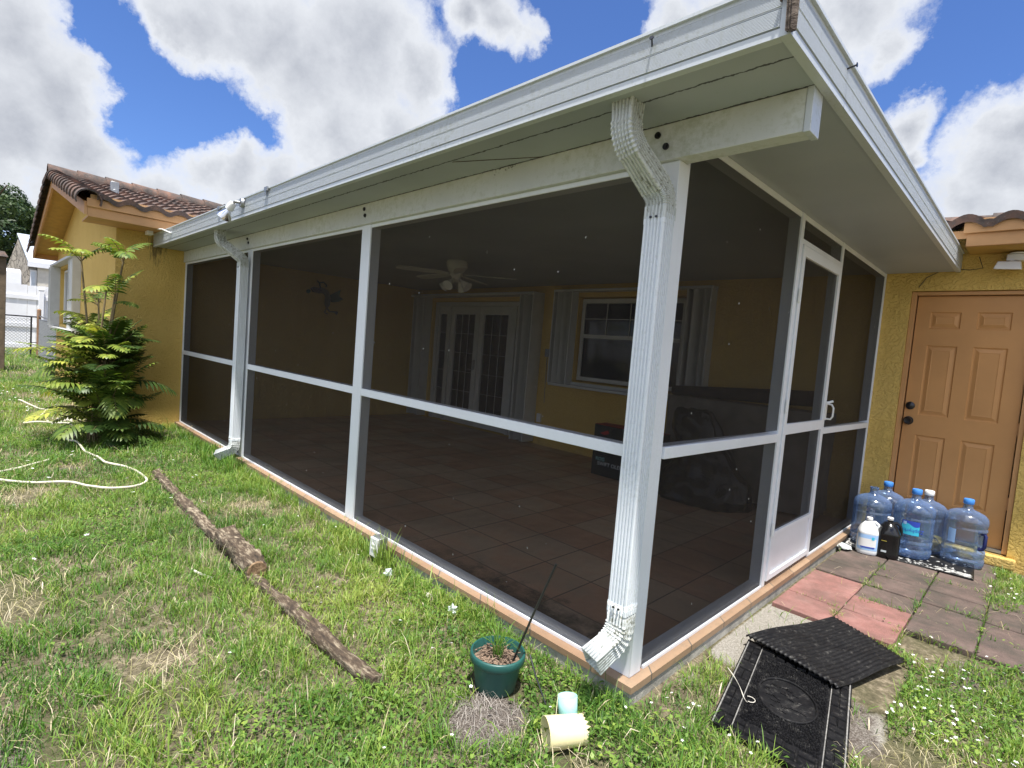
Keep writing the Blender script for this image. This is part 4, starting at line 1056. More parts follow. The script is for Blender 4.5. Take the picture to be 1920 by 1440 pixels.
s = MB(); arc_patch(s, .1336, la-.75, la-.35, .17, .275); lbE = obj('label', s, M['label_pale'], bE, fix=False); lbE.rotation_euler = (0, 0, R(18))
# white bleach jug
def jug(name, label, cat, loc, H, r, m, capm, rot):
    t = thing(name, label, cat, (0, 0, 0))
    def rf(a, z):   # squarish footprint
        c_, s_ = abs(math.cos(a)), abs(math.sin(a)); q = (c_**4+s_**4)**(-.25)
        return 1+(q-1)*.75*(1 if z < H*.6 else max(0, 1-(z-H*.6)/(H*.25)))
    prof = [(r*.5, 0), (r*.95, 0), (r, .012), (r, H*.12), (r*.985, H*.14), (r*.985, H*.56), (r, H*.58), (r*.97, H*.64), (r*.78, H*.76), (r*.42, H*.88), (.017, H*.90), (.017, H*.95)]
    s = MB(); s.lathe(prof, n=48, rf=rf); o = obj('body', s, M[m], t, ang=60)
    s = MB(); s.tube([(.018, 0, H*.87), (r*.55, 0, H*.89), (r*.86, 0, H*.83), (r*.98, 0, H*.70), (r*.93, 0, H*.60)], [.012, .011, .011, .011, .012], 10); obj('handle', s, M[m], t)
    s = MB(); s.lathe([(.020, H*.94), (.021, H*.945), (.021, H), (.018, H+.003)], n=24); obj('cap', s, M[capm], t)
    t.location = loc; t.rotation_euler = (0, 0, rot)
    return t, rf
ang = math.atan2(-1.9-3.04, 1.08-.2)
j1, _ = jug('bleach_jug', 'white plastic jug with blue and white label at the front left of the bottles', 'jug', (.215, 3.035, PZ), .275, .070, 'jugwhite', 'white', R(20))
def jug_label(t, r, m, z0, z1, a0, a1, rot, name='label', off=1.12):
    s = MB(); n = 14; vs = []
    for i in range(n+1):
        a = a0+(a1-a0)*i/n-rot; c_, s_ = abs(math.cos(a)), abs(math.sin(a)); q = 1+((c_**4+s_**4)**(-.25)-1)*.75; rr = r*q*off
        vs += [(rr*math.cos(a), rr*math.sin(a), z0), (rr*math.cos(a), rr*math.sin(a), z1)]
    s.add(vs, [(2*i, 2*i+2, 2*i+3, 2*i+1) for i in range(n)]); return obj(name, s, M[m], t, fix=False, ang=60)
l1 = jug_label(j1, .070, 'label_pale', .035, .155, ang-1.0, ang+1.0, R(20), off=1.015)
jug_label(j1, .070, 'white', .060, .125, ang-.8, ang+.8, R(20), 'label_band', off=1.03)
jug_label(j1, .070, 'label_blue', .052, .062, ang-.5, ang+.7, R(20), 'label_band', off=1.04)
jug_label(j1, .070, 'label_cyan', .118, .140, ang+.38, ang+.62, R(20), 'label_band', off=1.045)
j2, _ = jug('black_jug', 'glossy black plastic jug with white cap between white jug and labelled bottle', 'jug', (.338, 3.085, PZ), .30, .078, 'gloss_black', 'white', R(15))
jug_label(j2, .078, 'dull_yellow', .07, .14, ang-1.35, ang-.95, R(15), off=1.02)
jug_label(j2, .078, 'dull_yellow', .13, .134, ang-.5, ang-.1, R(15), 'label_band', off=1.02)
jug_label(j2, .078, 'ink', .045, .060, ang-.45, ang-.05, R(15), 'label_band', off=1.02)

# printed door mat under the bottles
def doormat():
    t = thing('door_mat', 'black door mat with silver scrollwork border under the water bottles', 'mat', (.45, 3.2, GZ+.03))
    A = Vector((.055, 3.02)); U = Vector((.80, .10)); V = Vector((-.03, .46))
    def P(u, v, z): q = A+U*u+V*v; return (q.x, q.y, z)
    s = MB(); n = 24; m = 8; vs = []
    for j in range(m+1):
        for i in range(n+1):
            u, v = i/n, j/m; z = GZ+.033+.004*math.sin(u*9+v*3)+.03*max(0, 1-u*7)**2
            vs.append(P(u, v-.12*u, z))
    s.add(vs, [(j*(n+1)+i, j*(n+1)+i+1, (j+1)*(n+1)+i+1, (j+1)*(n+1)+i) for j in range(m) for i in range(n)])
    o = obj('mat_base', s, M['rubber'], t); o.modifiers.new('th', 'SOLIDIFY').thickness = .006
    s = MB(); rng = random.Random(3)
    for k in range(520):
        u = rng.random(); v = rng.choice((rng.uniform(.02, .2), rng.uniform(.02, .2), rng.uniform(.02, .95)))
        if .34 < u < .74 and rng.random() < .75: continue
        u = min(.97, max(.03, u)); z = GZ+.0425+.004*math.sin(u*9+v*3)+.03*max(0, 1-u*7)**2
        a = rng.uniform(0, 6.28); l = rng.uniform(.008, .020); w = l*.35
        c = Vector(P(u, v-.12*u, z)); e1 = Vector((math.cos(a), math.sin(a), 0)); e2 = Vector((-math.sin(a), math.cos(a), 0))
        bend = e2*(l*.4)
        pts = [c-e1*l+bend, c-e2*w, c+e1*l+bend, c+e2*w+bend*.4]
        s.add(pts+[p+Vector((0, 0, -.002)) for p in pts], [(0, 1, 2, 3), (7, 6, 5, 4), (0, 4, 5, 1), (1, 5, 6, 2), (2, 6, 7, 3), (3, 7, 4, 0)])
    obj('mat_print', s, M['matsilver'], t, fix=False)['kind'] = 'stuff'
doormat()
def crumple(name, label, cat, loc, r, m, seed, flat=.5):
    rng = random.Random(seed); bm = bmesh.new(); bmesh.ops.create_icosphere(bm, subdivisions=2, radius=1)
    for v in bm.verts:
        k = rng.uniform(.45, 1.15); v.co = Vector((v.co.x*r*k, v.co.y*r*k*rng.uniform(.7, 1.1), max(-.3, v.co.z)*r*k*flat))
    me = bpy.data.meshes.new(name); bm.to_mesh(me); bm.free(); o = bpy.data.objects.new(name, me); C.objects.link(o); me.materials.append(M[m]); o.location = loc
    return tag(o, label, cat)
crumple('plastic_scrap', 'clear crumpled plastic scrap at the left corner of the printed door mat', 'litter', (.085, 2.95, GZ+.05), .06, 'film', 3)
crumple('foil_scrap', 'torn white wrapper in the grass just right of the grey socket box', 'litter', (-1.50, -.20, GZ+.035), .032, 'film', 4, 1)
crumple('foil_scrap', 'bluish torn wrapper in the grass halfway between socket box and green pot', 'litter', (-.94, -.17, GZ+.045), .03, 'film', 5, 1)
crumple('stone', 'small pale stone half buried beside the porch edge', 'stone', (-1.17, -.15, GZ+.012), .03, 'rubble', 6, .8)
crumple('stone', 'rough pale stones heaped on the bare soil near the palm and hose', 'stone', (-7.6, -1.12, GZ+.03), .13, 'rubble', 8, .5)

# ---- two rubber mats --------------------------------------------------
def rubbermats():
    t = thing('rubber_mat', 'black embossed rubber mat with oval centre and brick border lying on sand', 'mat', (.45, .5, GZ+.02), 'black rubber mats')
    A = Vector((.150, .870)); U = Vector((.455, .010)); V = Vector((.150, -.760))
    def P(u, v, z): q = A+U*u+V*v; return (q.x, q.y, z)
    z0 = GZ+.028
    s = MB(); s.hexa([P(0, 0, z0-.012), P(1, 0, z0-.012), P(1, 1, z0-.012), P(0, 1, z0-.012), P(0, 0, z0), P(1, 0, z0), P(1, 1, z0), P(0, 1, z0)]); obj('mat_base', s, M['rubber'], t)
    rng = random.Random(9); s = MB()
    def block(u0, u1, v0, v1, h=.010):
        e = .004; zb, zt = z0+.0003, z0+h
        s.hexa([P(u0, v0, zb), P(u1, v0, zb), P(u1, v1, zb), P(u0, v1, zb), P(u0+e, v0+e, zt), P(u1-e, v0+e, zt), P(u1-e, v1-e, zt), P(u0+e, v1-e, zt)])
    for side in (0, 1):
        v = .03
        while v < .97:
            h = rng.choice((.055, .08, .11)); v1 = min(v+h, .97)
            u0, u1 = (.035, .155) if side == 0 else (.845, .965)
            if rng.random() < .4: block(u0, (u0+u1)/2-.004, v, v1-.012); block((u0+u1)/2+.004, u1, v, v1-.012)
            else: block(u0, u1, v, v1-.012)
            v = v1
    for side in (0, 1):
        u = .175
        while u < .83:
            w_ = rng.choice((.10, .14, .19)); u1 = min(u+w_, .83); v0 = .03 if side == 0 else .88
            if rng.random() < .5: block(u, u1-.015, v0, v0+.042); block(u, u1-.015, v0+.05, v0+.09)
            else: block(u, u1-.015, v0, v0+.09)
            u = u1
    obj('brick_border', s, M['rubber'], t)
    s = MB(); cu_, cv_ = .5, .50
    for i in range(30):       # pebbled field
        for j in range(42):
            u = .19+.62*(i+.5)/30+rng.uniform(-.006, .006); v = .14+.72*(j+.5)/42+rng.uniform(-.006, .006)
            if ((u-cu_)/.25)**2+((v-cv_)/.19)**2 < 1.12: continue
            c = Vector(P(u, v, z0)); r = rng.uniform(.0045, .0065); k = rng.uniform(0, 1.5); n = 5
            vs = [c+Vector((r*math.cos(k+6.283*q/n), r*math.sin(k+6.283*q/n), .0003)) for q in range(n)]+[c+Vector((r*.55*math.cos(k+6.283*q/n), r*.55*math.sin(k+6.283*q/n), .009)) for q in range(n)]
            s.add(vs, [(q, (q+1) % n, n+(q+1) % n, n+q) for q in range(n)]+[tuple(n+q for q in range(n))])
    obj('pebble_field', s, M['rubber'], t, fix=False)
    ring = []
    for q in range(49):
        a = 6.2832*q/48; ring.append(P(cu_+.25*math.cos(a), cv_+.19*math.sin(a), z0+.004))
    s = MB(); s.tube(ring, .0045, 8, False); obj('oval_rim', s, M['rubber'], t)
    s = MB()
    for q in range(26):
        a = rng.uniform(0, 6.28); rr = rng.uniform(.1, .75); c = Vector(P(cu_+.25*rr*math.cos(a), cv_+.19*rr*math.sin(a), z0+.0003)); l = rng.uniform(.008, .02); aa = rng.uniform(-.6, .2)
        e1 = Vector((math.cos(aa), math.sin(aa), 0))*l; e2 = Vector((-math.sin(aa), math.cos(aa), 0))*l*.35
        pts = [c-e1-e2, c+e1-e2*.5, c+e1*.8+e2, c-e1*.7+e2]
        s.add(pts+[p+Vector((0, 0, .004)) for p in pts], [(3, 2, 1, 0), (4, 5, 6, 7), (0, 1, 5, 4), (1, 2, 6, 5), (2, 3, 7, 6), (3, 0, 4, 7)])
    s.add([P(cu_+.24*math.cos(6.2832*q/40), cv_+.18*math.sin(6.2832*q/40), z0+.0012) for q in range(40)], [tuple(range(40))])
    obj('oval_relief', s, M['rubber'], t)['kind'] = 'stuff'
    s = MB()
    for u in (.165, .835): s.tube([P(u, v/20, z0+.003) for v in range(1, 20)], .0022, 6)
    for u in (.018, .982): s.tube([P(u, v/20, z0+.003) for v in range(0, 21)], .0030, 6)
    obj('border_rib', s, M['rubber_worn'], t)
    # ribbed mat resting half on it, its near edge lifted
    t2 = thing('rubber_mat', 'smaller black ribbed rubber mat resting skewed on top of the embossed mat', 'mat', (.45, 1.1, GZ+.03), 'black rubber mats')
    c00, c10, c11, c01 = Vector((.150, .838)), Vector((.575, .735)), Vector((.735, 1.285)), Vector((.375, 1.475))
    n, m = 19*6, 26
    def Q(u, v):
        p = c00*(1-u)*(1-v)+c10*u*(1-v)+c11*u*v+c01*(1-u)*v
        z = GZ+.040+.010*(1-v)**2*(1-.6*u)+.008*math.sin(v*3.0)*(1-u)+.006*math.sin(v*7+u*3)
        return p, z
    s = MB(); vs = []
    for j in range(m+1):
        for i in range(n+1):
            u, v = i/n, j/m; p, z = Q(u, v); ph = (i % 6); vs.append((p.x, p.y, z+(0, .006, .010, .010, .006, 0)[ph]))
    s.add(vs, [(j*(n+1)+i, j*(n+1)+i+1, (j+1)*(n+1)+i+1, (j+1)*(n+1)+i) for j in range(m) for i in range(n)])
    o = obj('ribbed_sheet', s, M['rubber'], t2, ang=180); md = o.modifiers.new('th', 'SOLIDIFY'); md.thickness = .006; md.offset = 1
rubbermats()

# ================================================================= THINGS ON THE LAWN
def timber(name, label, A, B, w, h, zc, seed, raggedB=0, n=34):
    rng = random.Random(seed); A = Vector(A); B = Vector(B); T = (B-A).normalized(); S = Vector((-T.y, T.x, 0)); s = MB(); m = 14; vs = []
    ph = [rng.uniform(0, 6) for _ in range(8)]
    for k in range(n+1):
        t = k/n; c = A+(B-A)*t
        for i in range(m):
            a = 2*math.pi*i/m; ca, sa = math.cos(a), math.sin(a)
            q = (abs(ca)**5+abs(sa)**5)**(-.2)
            rough = 1+.10*math.sin(9*t+ph[0]+a*2)+.08*math.sin(23*t+ph[1]+a*3)+rng.uniform(-.11, .11)
            wear = 1-(.30*max(0, math.sin(t*7+ph[2])) if 0 < a < 2.4 else 0)
            vs.append(c+S*(w/2*q*ca*rough)+Vector((0, 0, zc+h/2*q*sa*rough*wear)))
    fs = [(k*m+i, k*m+(i+1) % m, (k+1)*m+(i+1) % m, (k+1)*m+i) for k in range(n) for i in range(m)]+[tuple(range(m-1, -1, -1)), tuple(n*m+i for i in range(m))]
    s.add(vs, fs)
    o = obj(name, s, M['log'], loc=(A.x, A.y, A.z), ang=50); tag(o, label, 'timber', 'rotten garden timbers in a line')
    return o
timber('garden_timber', 'long cracked rotten timber farthest from the camera, ending by the hose loop', (-4.52, -.74, 0), (-2.50, -.79, 0), .072, .08, GZ+.012, 1, n=60)
timber('garden_timber', 'thick short timber with a sawn brown end, propped up in the middle of the line', (-2.52, -.765, 0), (-1.88, -.80, 0), .115, .11, GZ+.065, 2, n=26)
s = MB(); s.tube([(-1.872, -.800, GZ+.066), (-1.864, -.8005, GZ+.066)], [.052, .047], 12); ce = obj('cut_end', s, M['cutwood'], loc=(-2.52, -.765, 0)); ce.parent = bpy.data.objects['garden_timber.001']; ce.location = (0, 0, 0)
timber('garden_timber', 'thin decayed timber sunk in grass, nearest the camera', (-1.88, -.825, 0), (-.66, -.765, 0), .064, .08, GZ+.020, 3, n=44)
# hose
def hosepath():
    raw = [(-9.47, -1.457), (-8.64, -1.236), (-8.0, -1.30), (-7.44, -1.492), (-7.35, -1.183), (-6.9, -1.10), (-6.40, -1.127), (-6.32, -1.202), (-5.9, -1.16), (-5.50, -1.135), (-5.25, -1.07), (-5.0, -1.035), (-4.71, -.919), (-4.45, -.87), (-4.20, -.871), (-4.08, -.93), (-4.065, -1.042), (-4.083, -1.177), (-4.2, -1.27), (-4.343, -1.332), (-4.46, -1.50), (-4.60, -1.74), (-4.80, -1.82), (-4.98, -1.72), (-5.04, -1.619), (-5.16, -1.50), (-5.285, -1.413)]
    P_ = [Vector((x, y, 0)) for x, y in raw]; out = []
    for i in range(len(P_)-1):
        p0 = P_[max(i-1, 0)]; p1 = P_[i]; p2 = P_[i+1]; p3 = P_[min(i+2, len(P_)-1)]
        for k in range(6):
            t = k/6; q = .5*((2*p1)+(-p0+p2)*t+(2*p0-5*p1+4*p2-p3)*t*t+(-p0+3*p1-3*p2+p3)*t**3)
            dip = .022*math.sin(q.x*5.1)+.012*math.sin(q.y*17)
            q.z = float(gz(q.x, q.y))+(.030 if q.x > -5.4 else .06)+max(-.03, dip if q.x < -5.4 else abs(dip)*.4); out.append(q)
    return out
s = MB(); s.tube(hosepath(), .0095, 10)
s.tube([(-7.2, -1.0, GZ+.02), (-6.95, -.99, GZ+.02), (-6.72, -.97, GZ+.09), (-6.62, -.93, .16), (-6.60, -.90, .30)], .0115, 10)
tag(obj('garden_hose', s, M['hose'], loc=(-4.1, -1.0, GZ+.02)), 'cream garden hose looping through the lawn left of the timbers', 'hose')
# flower pot
pt = thing('flower_pot', 'dark green plastic flower pot with dry litter and a tuft of grass', 'flower pot', (-.385, -.385, GZ))
def potrf(a, z): return 1+(.022*math.cos(a*30) if z < .11 else 0)
s = MB(); s.lathe([(.040, 0), (.080, 0), (.082, .005), (.097, .105), (.099, .112), (.109, .116), (.113, .122), (.113, .146), (.110, .151), (.104, .151), (.102, .145), (.097, .12), (.094, .11)], -.385, -.385, GZ+.012, 64, rf=lambda a, z: 1+(.014*math.cos(a*32) if .005 < z < .11 else 0), cap1=False); obj('pot', s, M['potgreen'], pt, ang=60)
s = MB()
vs = [(-.385, -.385, GZ+.134)]; rng = random.Random(5)
for r_ in (.035, .07, .0955):
    for i in range(20):
        a = 6.283*i/20; vs.append((-.385+r_*math.cos(a), -.385+r_*math.sin(a), GZ+.122+rng.uniform(-.006, .012)))
s.add(vs, [(0, 1+i, 1+(i+1) % 20) for i in range(20)]+[(1+20*j+i, 21+20*j+i, 21+20*j+(i+1) % 20, 1+20*j+(i+1) % 20) for j in range(2) for i in range(20)])
for k in range(70):
    a = rng.uniform(0, 6.28); r_ = .085*math.sqrt(rng.random()); p = Vector((-.385+r_*math.cos(a), -.385+r_*math.sin(a), GZ+.134+rng.uniform(0, .012))); d = Vector((rng.uniform(-1, 1), rng.uniform(-1, 1), rng.uniform(-.2, .3))).normalized()*rng.uniform(.012, .03)
    s.tube([p-d, p+Vector((0, 0, .004)), p+d], rng.uniform(.0012, .003), 5)
obj('soil', s, M['potsoil'], pt, ang=60)
s = MB(); s.tube([(-.318, -.372, GZ+.125), (-.262, -.33, .26), (-.205, -.285, .475)], .0048, 8); s.tube([(-.205, -.285, .475), (-.2045, -.2847, .478)], .006, 8)
tag(obj('plant_stake', s, M['black_plastic'], loc=(-.318, -.372, .08)), 'thin black stake leaning out of the green flower pot', 'stake')
s = MB(); s.tube([(-.285, -.30, .075), (-.235, -.32, .03), (-.155, -.335, GZ+.035)], .0035, 8)
tag(obj('metal_rod', s, M['darksteel'], loc=(-.2, -.33, 0)), 'thin dark rod slanting from the green pot down to the mint cup', 'rod')
def cup(name, label, base, axis, L, r0, r1, m, ragged=False):
    base = Vector(base); ax = Vector(axis).normalized(); s = MB(); n = 40
    A = ax.cross(Vector((0, 0, 1))).normalized(); B = ax.cross(A)
    rng = random.Random(2); vs = []
    rows = [(0, r0*.9), (.01, r0), (.5, (r0+r1)/2), (1, r1)]
    for t, r in rows:
        for i in range(n):
            a = 6.283*i/n; tt = t*L
            vs.append(base+ax*tt+A*(r*math.cos(a))+B*(r*math.sin(a)))
    fs = [(j*n+i, j*n+(i+1) % n, (j+1)*n+(i+1) % n, (j+1)*n+i) for j in range(len(rows)-1) for i in range(n)]
    if ragged:   # jagged broken end instead of a base
        vs2 = []
        for i in range(n):
            a = 6.283*i/n; e = -L*(.05+(.16 if i % 2 else .03)*rng.uniform(.5, 1.2)); vs2.append(base+ax*e+A*(r0*math.cos(a))+B*(r0*math.sin(a)))
        k0 = len(vs); vs += vs2; fs += [(k0+i, k0+(i+1) % n, (i+1) % n, i) for i in range(n)]
    else: fs.append(tuple(range(n-1, -1, -1)))
    s.add(vs, fs); o = obj(name, s, M[m], loc=tuple(base), ang=40); o.modifiers.new('th', 'SOLIDIFY').thickness = .0022
    return tag(o, label, 'cup', 'plastic cups dropped in the grass')
cup('plastic_cup', 'cream plastic cup lying on its side with a jagged broken rim', (.035, -.375, GZ+.062), (-.50, -.86, .0), .125, .050, .055, 'cream', True)
cup('plastic_cup', 'mint green plastic cup lying crushed behind the cream cup', (-.045, -.330, GZ+.02), (-.22, .10, .9), .095, .034, .037, 'mint')
s = MB(); s.tube([(-2.13, -1.05, GZ+.04), (-2.06, -1.04, GZ+.045), (-1.96, -1.0, GZ+.04)], .006, 6); tag(obj('stick', s, M['offwhite'], loc=(-2.06, -1.04, GZ)), 'short bare pale stick lying on the lawn left of the thick timber', 'stick')
s = MB(); s.tube([(.20+.17*t+.02*math.sin(t*4), .50-.17*t-.03*math.sin(t*3.1), GZ+.043+.006*math.sin(t*5)) for t in [k/12 for k in range(13)]], [.0014+.0008*math.sin(k) for k in range(13)], 6); s.tube([(.358+.02*math.sin(t*4), .345-.02*math.cos(t*4), GZ+.045) for t in [k/8 for k in range(9)]], .0014, 6); tag(obj('stick', s, M['offwhite'], loc=(.38, .4, GZ)), 'thin curled dry stem lying on the embossed rubber mat', 'stick')

# ================================================================= PALM
def palm():
    PB = 0
    t = thing('palm_shrub', 'clumping cascade palm with yellow-green fronds against the yellow wall corner', 'palm', (-6.15, -.95, GZ))
    rng = random.Random(12); V = []; F = []; T = []; stems = MB()
    base = Vector((-6.28, -.90, GZ+.02))
    def frond(p, d, L, droop, tint, lw=.014, npair=11):
        d = d.normalized(); side = d.cross(Vector((0, 0, 1)))
        if side.length < .1: side = Vector((1, 0, 0))
        side.normalize(); pts = []
        q = Vector(p); dd = Vector(d); seg = 14
        for k in range(seg+1):
            pts.append(Vector(q)); q = q+dd*(L/seg); dd = (dd+Vector((0, 0, -droop/seg))).normalized()
        stems.tube(pts[::2], [.0045-.003*k/7 for k in range(len(pts[::2]))], 5)
        for k in range(npair+1):
            f = .22+.78*k/npair; x = f*seg; i = min(int(x), seg-1); c = pts[i].lerp(pts[i+1], x-i); tg = (pts[i+1]-pts[i]).normalized()
            sd_ = tg.cross(Vector((0, 0, 1)));
            sd_ = sd_.normalized() if sd_.length > .05 else side; nn = sd_.cross(tg).normalized()
            ll = L*.34*math.sin(math.pi*(.25+.68*(k/npair)))*rng.uniform(.85, 1.1)
            for sg in (1, -1):
                if k == npair and sg == -1: continue
                dir_ = (sd_*sg*(1-.45*k/npair)+tg*(.30+.5*k/npair)+nn*.2).normalized()
                if k == npair: dir_ = tg
                w = lw*rng.uniform(1.1, 1.7); wn = dir_.cross(nn).normalized()
                prev = c; o = len(V); tt = min(1, max(0, tint+rng.uniform(-.14, .14)))
                dv = Vector(dir_); 
                for z, (s_, wf) in enumerate(((0, .25), (.3, 1), (.65, .85), (1, .0))):
                    if z: prev = prev+dv*(ll*(s_-(0, .3, .65, 1)[z-1] if z else 0)) if False else c+dv*(ll*s_)+Vector((0, 0, -droop*.16*ll*s_*s_*3))
                    if wf > 0: V.append(prev-wn*w*wf+nn*.002*wf); V.append(prev+wn*w*wf+nn*.002*wf); T.extend([tt, tt])
                    else: V.append(prev); T.append(tt)
                F.append((o, o+1, o+3, o+2)); F.append((o+2, o+3, o+5, o+4)); F.append((o+4, o+5, o+6))
    # tall bare canes with tufts
    tops = [(-6.55, -1.10, 1.92), (-6.45, -.95, 1.5), (-6.05, -.86, 1.55), (-5.98, -.80, 1.98), (-6.40, -1.02, 1.2), (-6.22, -.9, 1.75)]
    for i, tp in enumerate(tops):
        b0 = base+Vector((rng.uniform(-.15, .15), rng.uniform(-.10, .08), 0)); tp = Vector(tp)
        mid = b0.lerp(tp, .5)+Vector((rng.uniform(-.05, .05), rng.uniform(-.04, .04), 0))
        stems.tube([b0, b0.lerp(mid, .5), mid, mid.lerp(tp, .6), tp], [.013, .012, .011, .010, .008], 7)
        if i == 5: continue
        for k in range(5 if i in (0, 3) else 4):
            a = rng.uniform(0, 6.28); e = rng.uniform(.35, 1.3)
            frond(tp-Vector((0, 0, rng.uniform(0, .12))), Vector((math.cos(a)*.8, math.sin(a)*.6-.1, e)), rng.uniform(.30, .46), rng.uniform(.7, 1.5), rng.uniform(.45, .85), .012, 9)
    for k in range(215):
        h = rng.uniform(.12, 1.30); a = rng.uniform(0, 6.28)
        spread = .36*math.sin(.45+min(1, h/1.25)*2.1)
        p = base+Vector((math.cos(a)*spread*rng.random()+rng.uniform(-.1, .1), math.sin(a)*spread*.55*rng.random(), h*.86))
        if p.y > -.80: p.y = -.80-rng.random()*.05
        dv = Vector((math.cos(a), math.sin(a)*.75-.12, rng.uniform(.15, 1.9)))
        L_ = rng.uniform(.36, .64)*(1.0 if h < 1.0 else .8)
        out = max(0, dv.normalized().dot(Vector((.0, -.75, .6))))  # fronds pointing frontward and up tint yellower: sunlit highlights put into the colour
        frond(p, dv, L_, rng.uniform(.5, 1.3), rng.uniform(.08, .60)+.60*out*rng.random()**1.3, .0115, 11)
    for k in range(26):
        p0 = base+Vector((rng.uniform(-.22, .22), rng.uniform(-.14, .1), 0)); p1 = p0+Vector((rng.uniform(-.15, .15), rng.uniform(-.08, .08), rng.uniform(.4, .9)))
        stems.tube([p0, p0.lerp(p1, .5)+Vector((rng.uniform(-.03, .03), 0, 0)), p1], [.009, .008, .006], 6)
    f4 = np.array([f for f in F if len(f) == 4]); f3 = np.array([f for f in F if len(f) == 3])
    Vn = np.array([tuple(v) for v in V]); Vn[:, 1] = np.where(Vn[:, 0] < -6.96, np.minimum(Vn[:, 1], -.76), Vn[:, 1])
    Vn[:, 0] = np.where((Vn[:, 1] > -.735), np.maximum(Vn[:, 0], -6.93), Vn[:, 0])
    Vn -= np.array([-6.15, -.95, GZ])
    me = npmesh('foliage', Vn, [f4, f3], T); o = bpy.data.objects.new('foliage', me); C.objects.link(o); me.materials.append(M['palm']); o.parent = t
    obj('stem', stems, M['cane'], t, fix=False)
palm()

# ================================================================= GRASS, WEEDS
def cull(x, y, margin=1):
    """keep plants off slab, walls, pavers, mats and hard things"""
    ok = ~((x > -7.0) & (x < .075) & (y > -.050) & (y < 3.8))
    ok &= ~((x < -6.95) & (y > -.75) & (x > -13.6))
    ok &= ~((y > 3.60))
    # log footprints
    ok &= ~((x > -4.5) & (x < -1.85) & (np.abs(y+.765+(x+4.5)*.015) < .038))
    ok &= ~((x > -1.85) & (x < -.66) & (np.abs(y+.825-(x+1.88)*.05) < .022))
    ok &= ~(((x+.385)**2+(y+.385)**2) < .118**2)
    # lower mat
    u = (x-.150-.150*((.870-y)/.760))/.455; v = (.870-y)/.760
    ok &= ~((u > -.01) & (u < 1.01) & (v > -.02) & (v < 1.0))
    ok &= ~((x > .13) & (x < .76) & (y > .74) & (y < 1.48) & (y-.74 < (x-.13)*2.6+.15) & (y < 1.48-(x-.37)*.50))
    ok &= ~((np.abs(x-.45) < .42) & (np.abs(y-3.27) < .33))
    ok &= ~((np.abs(x-0.0) < .05) & (np.abs(y+.43) < .06))
    return ok
def gmask(x, y):
    """grass cover 0..1"""
    n = fbm(x, y, 2.2, 31, 4); g = sstep(.26, .40, n)
    left = sstep(-1.05, -1.35, y+(-.0)*x)*sstep(-3.4, -2.0, x)      # worn, strawy corner close to the camera
    g = g*(1-.45*left*sstep(.6, .45, fbm(x, y, 3.5, 44)))
    right = (x > .06)&(y > .0)
    pav = right & (x < 1.26) & (y > 1.42) & ~((x > .93) & (y > 2.62))
    edge = sstep(.0, .08, x-(.64+(y-1.30)*1.0)) * (y < 1.9)          # grass creeping over pavers from the right
    gp = np.where(pav, np.maximum(edge, 0), 1)
    # joints of the pavers carry tufts
    jx = np.abs(((x-.062)/.30+.5) % 1-.5)*.30; jy = np.abs(((y-1.44)/.28+.5) % 1-.5)*.28
    jt = (np.minimum(jx, jy) < .014) & pav & (fbm(x, y, 3, 77) > .50)
    gp = np.where(jt, .8, gp)
    sandz = sandf(x, y); g = np.where(right & ~pav, g*(1-.97*sstep(.3, .6, sandz)), g)
    g = g*gp
    g = g*(1-.99*sstep(.30, .55, np.exp(-((x+.24)**2/.026+(y+.56)**2/.032))))
    nearpalm = np.exp(-((x+6.1)**2/.5+(y+.9)**2/.12)); g = np.maximum(g, nearpalm*.6)
    return g
def sample(n, x0, x1, y0, y1):
    return RNG.uniform(x0, x1, n), RNG.uniform(y0, y1, n)
def blades(x, y, h, w, tint, lean, azi=None, flat=None):
    n = len(x); az = RNG.uniform(0, 2*np.pi, n) if azi is None else azi; la_ = az+RNG.uniform(-.6, .6, n)
    wx, wy = -np.sin(az)*w/2, np.cos(az)*w/2; lx, ly = np.cos(la_), np.sin(la_)
    z0 = gz(x, y)-.004; V = np.zeros((n, 7, 3)); 
    for k, (t, wf) in enumerate(((0, .8), (.4, 1), (.78, .7))):
        ox = lx*lean*h*t**1.8; oy = ly*lean*h*t**1.8; zz = z0+h*t*np.sqrt(np.clip(1-(lean*t*.75)**2, .03, 1))
        V[:, 2*k, 0] = x+ox-wx*wf; V[:, 2*k, 1] = y+oy-wy*wf; V[:, 2*k, 2] = zz
        V[:, 2*k+1, 0] = x+ox+wx*wf; V[:, 2*k+1, 1] = y+oy+wy*wf; V[:, 2*k+1, 2] = zz
    V[:, 6, 0] = x+lx*lean*h; V[:, 6, 1] = y+ly*lean*h; V[:, 6, 2] = z0+h*np.sqrt(np.clip(1-(lean*.85)**2, .02, 1))*np.where(lean > .9, .75, 1)
    b0 = (np.arange(n)*7)[:, None]
    return V.reshape(-1, 3), np.concatenate([b0+[0, 1, 3, 2], b0+[2, 3, 5, 4]]), b0+[4, 5, 6], np.repeat(tint, 7)
def build(name, parts, mat_, label, cat):
    V = []; F4 = []; F3 = []; T = []; o = 0
    for v, f4, f3, t in parts:
        V.append(v); F4.append(f4+o); F3.append(f3+o); T.append(t); o += len(v)
    Fs = [np.concatenate(F4)] + ([np.concatenate(F3)] if sum(map(len, F3)) else [])
    me = npmesh(name, np.concatenate(V), Fs, np.concatenate(T)); ob = bpy.data.objects.new(name, me); C.objects.link(ob); me.materials.append(M[mat_])
    tag(ob, label, cat, kind='stuff')
    return ob
